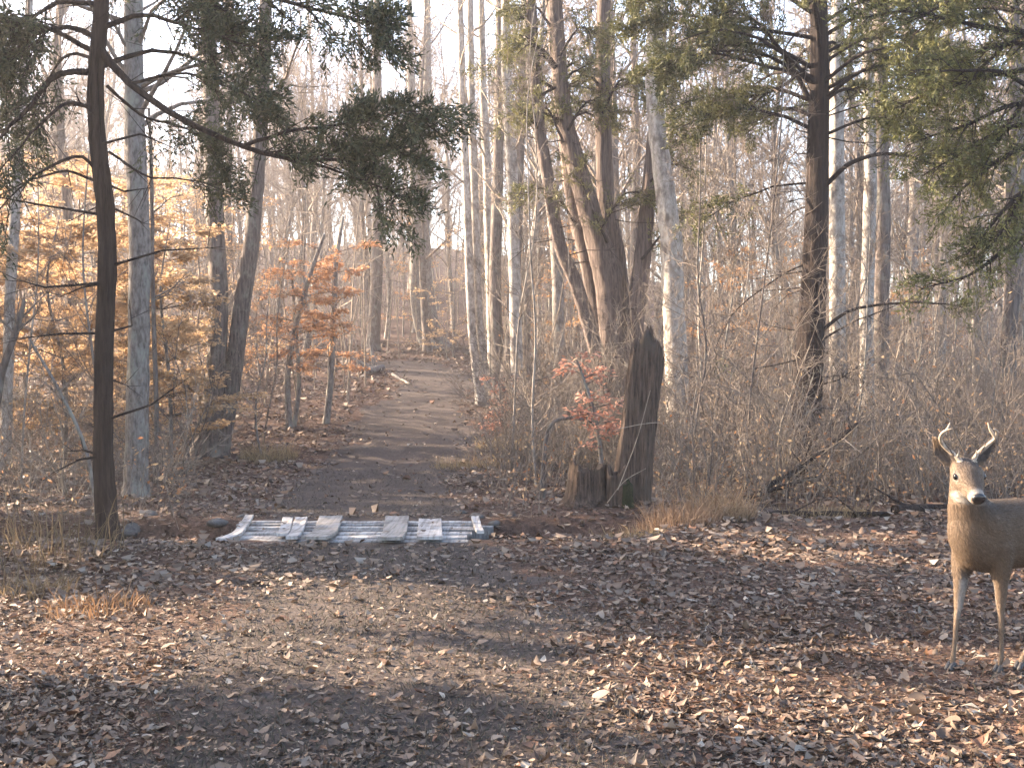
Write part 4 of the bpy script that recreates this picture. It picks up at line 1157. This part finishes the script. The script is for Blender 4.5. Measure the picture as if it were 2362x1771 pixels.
n = 60000
Yc = 3.0 + 11 * g.uniform(size=n) ** 1.5; Xc = g.uniform(-.58, .58, n) * Yc
kp = (g.uniform(size=n) < .45 + .55 * (1 - path_mask(Xc, Yc))) & ~((Xc > -2.95) & (Xc < -.2) & (Yc > 10.2) & (Yc < 12.15)); Xc, Yc = Xc[kp], Yc[kp]; n = len(Xc)
aa = g.uniform(0, 6.28, n)
cc_ = (LC[g.choice(len(LC), n, p=LWt)] * .36 + .012) * g.uniform(.5, 1.3, (n, 1))
lg.leaves(np.stack([Xc, Yc, H(Xc, Yc) + g.uniform(.002, .012, n)], 1), np.stack([np.cos(aa), np.sin(aa), g.normal(0, .12, n)], 1), norm(np.array([0, 0, 1.]) + g.normal(0, .25, (n, 3))), g.uniform(.010, .032, n), g.uniform(.006, .018, n), cc_, .2)
n = 34                                                                # a few leaves blown onto the boards
Vb, Cb = leaf_arrays(g, g.uniform(-2.75, -.35, n), g.uniform(10.4, 12.0, n), np.full(n, .06), np.zeros(n)); Vb[:, :, 2] += (.066 - Vb[:, :, 2].min(1))[:, None]
lg.add(Vb.reshape(-1, 3), ((np.arange(n) * 6)[:, None, None] + LQ[None]).reshape(-1, 4), None, np.repeat(Cb, 6, 0))
tag(obj('leaf_litter', lg.mesh('leaf_litter'), M['dead_leaf']), 'curled brown and tan dead leaves scattered over the forest floor', kind='stuff')
for i in pick:
    c = V[i].mean(0)
    ob = obj('fallen_leaf', mk_mesh('fallen_leaf', V[i] - c, FQ, FT, np.repeat(C[i:i + 1], 11, 0), True), M['dead_leaf'], ground)
    ob.location = c

# ------------------------------------------------------------------ the deer
def loft(rings, axis_pts, fw, up, k=22):
    """closed body from elliptical rings: rings = (hw, hh); fw/up per ring"""
    V = []
    an = np.arange(k) / k * 2 * math.pi
    for (hw, hh), c, f, u in zip(rings, axis_pts, fw, up):
        f = norm(np.asarray(f, float)); s = norm(np.cross(np.asarray(u, float), f)); uu = np.cross(f, s)
        V.append(np.asarray(c)[None] + np.cos(an)[:, None] * s * hw + np.sin(an)[:, None] * uu * hh)
    n = len(V); V = np.concatenate(V)
    i = np.arange(n - 1)[:, None] * k; j = np.arange(k)[None, :]; j2 = (j + 1) % k
    Q = np.stack([i + j, i + j2, i + k + j2, i + k + j], -1).reshape(-1, 4)
    V = np.vstack([V, V[:k].mean(0), V[(n - 1) * k:n * k].mean(0)])
    T = [[(a + 1) % k, a, n * k] for a in range(k)] + [[(n - 1) * k + a, (n - 1) * k + (a + 1) % k, n * k + 1] for a in range(k)]
    return V, Q, T

DPSI = math.radians(28)
D_ORG = np.array([2.455, 5.80, 0.0]); D_ORG[2] = h1(2.48, 5.8) - .012
body = Geo()
tor = [(.165, .765, .012, .014), (.158, .762, .035, .045), (.14, .752, .068, .085), (.108, .738, .095, .128), (.06, .725, .118, .165), (.0, .718, .135, .185), (-.08, .715, .146, .192), (-.22, .715, .152, .188), (-.40, .715, .157, .182), (-.58, .725, .152, .172), (-.72, .745, .142, .160), (-.82, .755, .118, .135), (-.89, .762, .08, .09), (-.925, .765, .03, .035)]
body.add(*loft([(a[2], a[3]) for a in tor], [(a[0], 0, a[1]) for a in tor], [(-1, 0, 0)] * len(tor), [(0, 0, 1)] * len(tor)))
hy = math.radians(60); hpitch = math.radians(31)                       # head turned to its left, nose down
hf = np.array([math.cos(hy) * math.cos(hpitch), math.sin(hy) * math.cos(hpitch), -math.sin(hpitch)])
hs = np.array([-math.sin(hy), math.cos(hy), 0.])                       # head's left
hu = np.cross(hf, hs)
HP = np.array([.130, .030, 1.070])                                     # poll
nk, nr = smooth_poly([(-.06, 0, .74), (.005, 0, .79), (.055, .0, .86), (.095, .008, .95), (.118, .022, 1.05)], [.148, .138, .112, .082, .070], 12)
body.tube(nk, nr, 20, cap=2)
head = [(-.055, .052, .050, .0), (-.02, .064, .066, .0), (.03, .073, .075, -.004), (.065, .074, .076, -.008), (.10, .064, .066, -.014), (.135, .050, .053, -.018), (.17, .041, .043, -.020), (.20, .037, .038, -.020), (.222, .029, .030, -.018)]
HS = 1.06
body.add(*loft([(a[1] * HS, a[2] * HS) for a in head], [HP + hf * a[0] * HS + hu * a[3] for a in head], [hf] * len(head), [hu] * len(head)))
# brow ridges and cheeks
def blob(c, r, k=12):
    th = np.linspace(.15, math.pi - .15, 8)
    r = np.asarray(r, float)
    ring = [(r[0] * math.sin(t), r[1] * math.sin(t)) for t in th]
    V, Q, T = loft([(a, b) for a, b in ring], [np.asarray(c) + np.array([0, 0, math.cos(t) * r[2]]) for t in th], [(0, 0, -1)] * 8, [(1, 0, 0)] * 8, k)
    body.add(V, Q, T)
for s in (-1, 1):
    blob(HP + hf * .055 + hs * s * .058 + hu * .026, (.026, .026, .022))
    # ears: cupped leaf shapes
    e0 = HP + hs * s * .058 - hf * .028 + hu * .026
    ed = norm(hs * s * .62 + np.array([0, 0, .92]) - hf * .15); en = norm(hf * .85 + hs * s * .45); en = norm(en - ed * (en @ ed)); es = np.cross(ed, en)
    n, m = 11, 8; Vf, Vb = [], []
    for i in range(n):
        t = i / (n - 1); w = .047 * math.sin(math.pi * min(1, (t * .86 + .14)) ** .8) ** .75 + .004
        for j in range(m):
            q = (j / (m - 1) - .5) * 2
            p = e0 + ed * (t * .185) + es * q * w + en * ((q * q) * .026 * (1 - t * .5) + .012 * t)
            Vf.append(p + en * .005); Vb.append(p - en * .007)
    Vv = np.array(Vf + Vb); N_ = n * m; Q = []
    for i in range(n - 1):
        for j in range(m - 1):
            a = i * m + j; Q += [[a, a + 1, a + m + 1, a + m], [N_ + a + m, N_ + a + m + 1, N_ + a + 1, N_ + a]]
    rim = [j for j in range(m)] + [i * m + m - 1 for i in range(1, n)] + [(n - 1) * m + j for j in range(m - 2, -1, -1)] + [i * m for i in range(n - 2, 0, -1)]
    for a, b in zip(rim, rim[1:] + rim[:1]): Q.append([b, a, a + N_, b + N_])
    body.add(Vv, Q)
legs = [  # (points, radii)
    ([(-.03, -.075, .68), (.0, -.088, .57), (.022, -.086, .46), (.040, -.083, .350), (.050, -.082, .305), (.078, -.079, .13), (.090, -.077, .075), (.102, -.076, .035)], [.085, .058, .038, .0265, .021, .0145, .019, .017]),
    ([(-.06, .075, .68), (-.07, .088, .57), (-.078, .086, .46), (-.082, .083, .350), (-.083, .082, .305), (-.092, .079, .13), (-.090, .078, .075), (-.080, .077, .035)], [.085, .056, .036, .0255, .0205, .0145, .0185, .017]),
    ([(-.72, .075, .74), (-.54, .10, .61), (-.45, .105, .50), (-.45, .105, .38), (-.43, .105, .30), (-.29, .105, .14), (-.24, .105, .08), (-.205, .105, .04)], [.135, .100, .060, .036, .028, .018, .022, .019]),
    ([(-.76, -.075, .74), (-.72, -.10, .60), (-.77, -.105, .50), (-.88, -.105, .40), (-.905, -.105, .345), (-.89, -.105, .15), (-.875, -.105, .085), (-.85, -.105, .04)], [.135, .100, .062, .036, .028, .018, .022, .019])]
hoofs = []
for p, r in legs:
    P_, R_ = smooth_poly(p, r, 26); body.tube(P_, R_, 12, cap=2); hoofs.append(np.array(p[-1]))
tl, tr_ = smooth_poly([(-.90, 0, .82), (-.965, 0, .77), (-.985, 0, .68), (-.975, 0, .58)], [.035, .04, .035, .012], 8); body.tube(tl, tr_, 10, cap=2)
tmp = obj('deer_tmp', body.mesh('deer_tmp'))
md = tmp.modifiers.new('r', 'REMESH'); md.mode = 'VOXEL'; md.voxel_size = .0088; md.use_smooth_shade = True
ms = tmp.modifiers.new('s', 'SMOOTH'); ms.factor = .5; ms.iterations = 24
dg = bpy.context.evaluated_depsgraph_get()
bme = bpy.data.meshes.new_from_object(tmp.evaluated_get(dg))
bpy.data.objects.remove(tmp)
nv = len(bme.vertices); co = np.zeros(nv * 3, np.float32); bme.vertices.foreach_get('co', co); co = co.reshape(-1, 3).astype(float)
nn = np.zeros(nv * 3, np.float32); bme.vertices.foreach_get('normal', nn); nn = nn.reshape(-1, 3)
# coat colours
x, y, z = co.T
coat = np.array([.14, .097, .064]); grey = np.array([.088, .067, .053]); white = np.array([.44, .41, .37]); tan = np.array([.19, .136, .094]); darkc = np.array([.05, .04, .034])
C = np.tile(coat, (nv, 1))
def blend(C, c, w): return C * (1 - w[:, None]) + np.asarray(c) * w[:, None]
C = blend(C, grey, sstep(.78, .92, z) * sstep(.16, .02, x))                       # darker back
C = blend(C, white * .8, sstep(.56, .50, z) * sstep(-.1, -.2, x) * (z > .40) * (np.abs(y) < .12))          # belly
C = blend(C, darkc * 1.6, sstep(.555, .505, z) * sstep(-.12, .0, x) * sstep(.42, .46, z) * (np.abs(y) < .07))   # brisket
C = blend(C, tan, sstep(.45, .30, z))                                              # legs
inner = sstep(.2, .8, -nn[:, 1] * np.sign(y)) * sstep(.52, .46, z) * sstep(.25, .33, z)
C = blend(C, white * .8, inner * .7)
rel = co - HP; hd = rel @ hf; hsd = rel @ hs; hud = rel @ hu
onhead = (hd > -.08) & (hd < .3) & (np.abs(hsd) < .2) & (hud > -.092 + .0 * hd) & (np.linalg.norm(rel, axis=1) < .30) & ((hd > .02) | (hud > -.055))
C = np.where(onhead[:, None], blend(C, np.array([.16, .117, .083]), np.ones(nv)), C)
C = np.where(onhead[:, None], blend(C, np.array([.065, .05, .042]), sstep(.035, .065, hud) * sstep(.075, .04, hd) * sstep(.10, .055, np.abs(hsd))), C)       # dark crown
C = np.where(onhead[:, None], blend(C, grey * 1.0, sstep(.02, .045, hud + .02) * sstep(.05, .02, np.abs(hsd)) * sstep(.05, .1, hd) * .8), C)             # bridge of the nose
mz = sstep(.178, .195, hd) * sstep(.222, .208, hd)
C = np.where(onhead[:, None], blend(C, white, mz * .55), C)                              # white muzzle ring
C = np.where(onhead[:, None], blend(C, white, sstep(-.040, -.060, hud) * sstep(.09, .13, hd) * .9), C)   # chin
eyec = [HP + hf * .072 + hs * s * .0735 + hu * .014 for s in (-1, 1)]
for e in eyec:
    dd = np.linalg.norm(co - e, axis=1); C = blend(C, white * .6, sstep(.036, .024, dd) * .5)
thr = HP + hf * .075 - hu * .105; C = blend(C, white, sstep(.085, .05, np.linalg.norm((co - thr) * [1, 1, 1.7], axis=1)) * .8)         # throat patch
ear = onhead & ((np.abs(hsd) > .07) & (hud > .03))
front = nn @ hf > .1
C = np.where((ear & front)[:, None], blend(C, np.array([.085, .07, .064]), np.ones(nv)), C)
tipd = np.linalg.norm(rel, axis=1)
C = np.where(ear[:, None], blend(C, np.array([.05, .042, .04]), sstep(.15, .20, tipd) * .85), C)
C = C * .8 * (.86 + .28 * np.random.default_rng(3).uniform(size=(nv, 1)))
a = bme.color_attributes.new('Col', 'FLOAT_COLOR', 'POINT'); cc = np.ones((nv, 4), np.float32); cc[:, :3] = C; a.data.foreach_set('color', cc.ravel())
bme.polygons.foreach_set('use_smooth', np.ones(len(bme.polygons), bool))
m, nt, bs = new_mat('deer_coat')
an_ = nt.nodes.new("ShaderNodeAttribute"); an_.attribute_name = 'Col'
v = coords(nt, (60, 60, 14)); n1 = noise(nt, 3.0, 5, .7, v)
r = ramp(nt, [(.3, (.72, .70, .68)), (.7, (1.25, 1.22, 1.2))]); nt.links.new(n1.outputs[0], r.inputs[0])
nt.links.new(mul(nt, an_.outputs[0], r.outputs[0]), bs.inputs['Base Color'])
bs.inputs['Roughness'].default_value = .85; bs.inputs['Specular IOR Level'].default_value = .2
bs.inputs['Sheen Weight'].default_value = .08; bs.inputs['Sheen Roughness'].default_value = .5
bump(nt, bs, n1.outputs[0], .45, .008); M['coat'] = m
def plain(name, c, rough, spec=.5):
    m, nt, bs = new_mat(name); v = coords(nt); n1 = noise(nt, 90, 4, .6, v)
    r = ramp(nt, [(.35, tuple(k * .75 for k in c)), (.65, tuple(k * 1.2 for k in c))]); nt.links.new(n1.outputs[0], r.inputs[0]); nt.links.new(r.outputs[0], bs.inputs['Base Color'])
    bs.inputs['Roughness'].default_value = rough; bs.inputs['Specular IOR Level'].default_value = spec
    return m
M['nose'] = plain('wet_nose', (.014, .013, .014), .32); M['eye'] = plain('dark_eye', (.006, .005, .005), .08); M['hoof'] = plain('hoof_horn', (.03, .026, .023), .5)
M['antler'] = mat_bark('antler', (.18, .135, .095), (.42, .35, .27), .3, 40, None, .004)
deer = empty('deer', D_ORG, 'young antlered buck standing at the right edge, head turned to the camera', 'deer')
deer.rotation_euler = (0, 0, math.pi + DPSI)
bme.materials.clear()
obj('body', bme, M['coat'], deer)
# winter coat: short hairs lying back along the body
bme.calc_loop_triangles()
ntri = len(bme.loop_triangles); tv = np.zeros(ntri * 3, np.int32); bme.loop_triangles.foreach_get('vertices', tv); tv = tv.reshape(-1, 3)
gf = np.random.default_rng(12); nf = 46000
ta = np.linalg.norm(np.cross(co[tv[:, 1]] - co[tv[:, 0]], co[tv[:, 2]] - co[tv[:, 0]]), axis=1)
ti = gf.choice(ntri, nf, p=ta / ta.sum()); w = gf.dirichlet((1, 1, 1), nf)
fp = (co[tv[ti]] * w[..., None]).sum(1); fnn = norm((nn[tv[ti]] * w[..., None]).sum(1)); fc = (C[tv[ti]] * w[..., None]).sum(1)
flow = np.tile(np.array([-1., 0, -.55]), (nf, 1)); hh_ = (fp - HP) @ hf
ishd = (np.linalg.norm(fp - HP, axis=1) < .25) & (fp[:, 2] > .9) & (hh_ > -.06)
flow[ishd] = -hf; flow[fp[:, 2] < .5] = (0, 0, -1.); nkm = (fp[:, 2] > .82) & (fp[:, 0] > .0) & ~ishd; flow[nkm] = (-.3, 0, -1)
flow = flow + gf.normal(0, .22, flow.shape); flow = norm(flow - fnn * (flow * fnn).sum(1)[:, None])
fl_ = np.where(ishd, .009, np.where(fp[:, 2] < .5, .010, .020)) * gf.uniform(.6, 1.3, nf)
muz = ishd & (hh_ > .20)
fl_[muz] = .004
fg = Geo(); fg.leaves(fp, norm(flow + fnn * .28), fnn, fl_, .0028, fc * gf.uniform(.7, 1.3, (nf, 1)), 0)
obj('fur', fg.mesh('fur', False), M['straw'], deer)
def ell(name, c, r, axes, mat, k=16, n=10):
    V = []
    for i in range(n):
        th = math.pi * i / (n - 1)
        for j in range(k):
            p = 2 * math.pi * j / k; d = (math.sin(th) * math.cos(p) * r[0], math.sin(th) * math.sin(p) * r[1], math.cos(th) * r[2])
            V.append(np.asarray(c) + axes[0] * d[0] + axes[1] * d[1] + axes[2] * d[2])
    i = np.arange(n - 1)[:, None] * k; j = np.arange(k)[None, :]; j2 = (j + 1) % k
    Q = np.stack([i + j, i + k + j, i + k + j2, i + j2], -1).reshape(-1, 4)
    return obj(name, mk_mesh(name, np.array(V), Q), M[mat], deer)
ax = (hf, hs, hu)
for e in eyec: ell('eye', e - (e - HP) * .02, (.019, .012, .0165), ax, 'eye')
ell('nose', HP + hf * .228 + hu * (-.008), (.020, .036, .030), ax, 'nose')
for h_ in hoofs:
    for s in (-1, 1):
        g2 = Geo(); b = h_ + np.array([.008, s * .0125, 0])
        g2.tube([b + [-.018, 0, .012], b + [-.006, 0, .002], b + [.014, 0, -.020], b + [.020, s * .002, -.035]], [.012, .0155, .0145, .012], 10)
        obj('hoof', g2.mesh('hoof'), M['hoof'], deer)
for s in (-1, 1):
    g2 = Geo()
    b = HP + hs * s * .030 + hu * .058 + hf * .0
    up = np.array([0, 0, 1.])
    A0 = [b, b + hs * s * .035 + up * .03 - hf * .02, b + hs * s * .085 + up * .075 - hf * .02, b + hs * s * .110 + up * .130 + hf * .015, b + hs * s * .105 + up * .185 + hf * .055, b + hs * s * .075 + up * .225 + hf * .10]
    P_, R_ = smooth_poly(A0, [.0135, .0115, .010, .009, .007, .0025], 22); g2.tube(P_, R_, 9, .05, seed=4)
    f = P_[13]; t1_, tr1 = smooth_poly([f, f + up * .045 - hs * s * .03 + hf * .01, f + up * .085 - hs * s * .045 + hf * .015], [.010, .0075, .002], 8); g2.tube(t1_, tr1, 7)
    f = P_[2]; t1_, tr1 = smooth_poly([f, f + up * .03 + hf * .02, f + up * .055 + hf * .025], [.009, .006, .002], 6); g2.tube(t1_, tr1, 7)
    g2.tube([b - hu * .012, b, b + up * .006], [.015, .021, .016], 10, .1)
    obj('antler', g2.mesh('antler'), M['antler'], deer)

# ------------------------------------------------------------------ morning haze in the woods
HAZE = .0016
zmin = float(GV[:, 2].min()) - 1.0
bx0, bx1, by0, by1, bz0, bz1 = GV[:, 0].min() - 2, GV[:, 0].max() + 2, GV[:, 1].min() - 2, GV[:, 1].max() + 2, zmin, 40.0
hv = [(x_, y_, z_) for z_ in (bz0, bz1) for y_ in (by0, by1) for x_ in (bx0, bx1)]
hme = bpy.data.meshes.new('haze'); hme.from_pydata(hv, [], [(0, 2, 3, 1), (4, 5, 7, 6), (0, 1, 5, 4), (2, 6, 7, 3), (0, 4, 6, 2), (1, 3, 7, 5)]); hme.update()
hm = bpy.data.materials.new('haze_air'); hm.use_nodes = True
hn = hm.node_tree; hn.nodes.remove(hn.nodes['Principled BSDF'])
pv = hn.nodes.new('ShaderNodeVolumePrincipled'); pv.inputs['Color'].default_value = (1.0, .92, .90, 1); pv.inputs['Density'].default_value = HAZE; pv.inputs['Anisotropy'].default_value = .35
hn.links.new(pv.outputs[0], hn.nodes['Material Output'].inputs['Volume'])
tag(obj('haze', hme, hm), 'thin pale morning haze among the trees', kind='stuff')

# look-alikes that still share a label are told apart by their place
from collections import defaultdict
same = defaultdict(list)
for o in scene.objects:
    if o.parent is None and o.get('label'): same[o['label']].append(o)
for lab, os_ in same.items():
    if len(os_) < 2: continue
    os_.sort(key=lambda o: o.location.x / max(o.location.y, 1))
    words = {2: ['left-hand', 'right-hand'], 3: ['leftmost', 'middle', 'rightmost'], 4: ['leftmost', 'second', 'third', 'rightmost'], 5: ['leftmost', 'second', 'third', 'fourth', 'rightmost']}.get(len(os_))
    if words:
        for o, w in zip(os_, words): o['label'] = w + ' ' + lab.replace(' bare tree', ' tree')
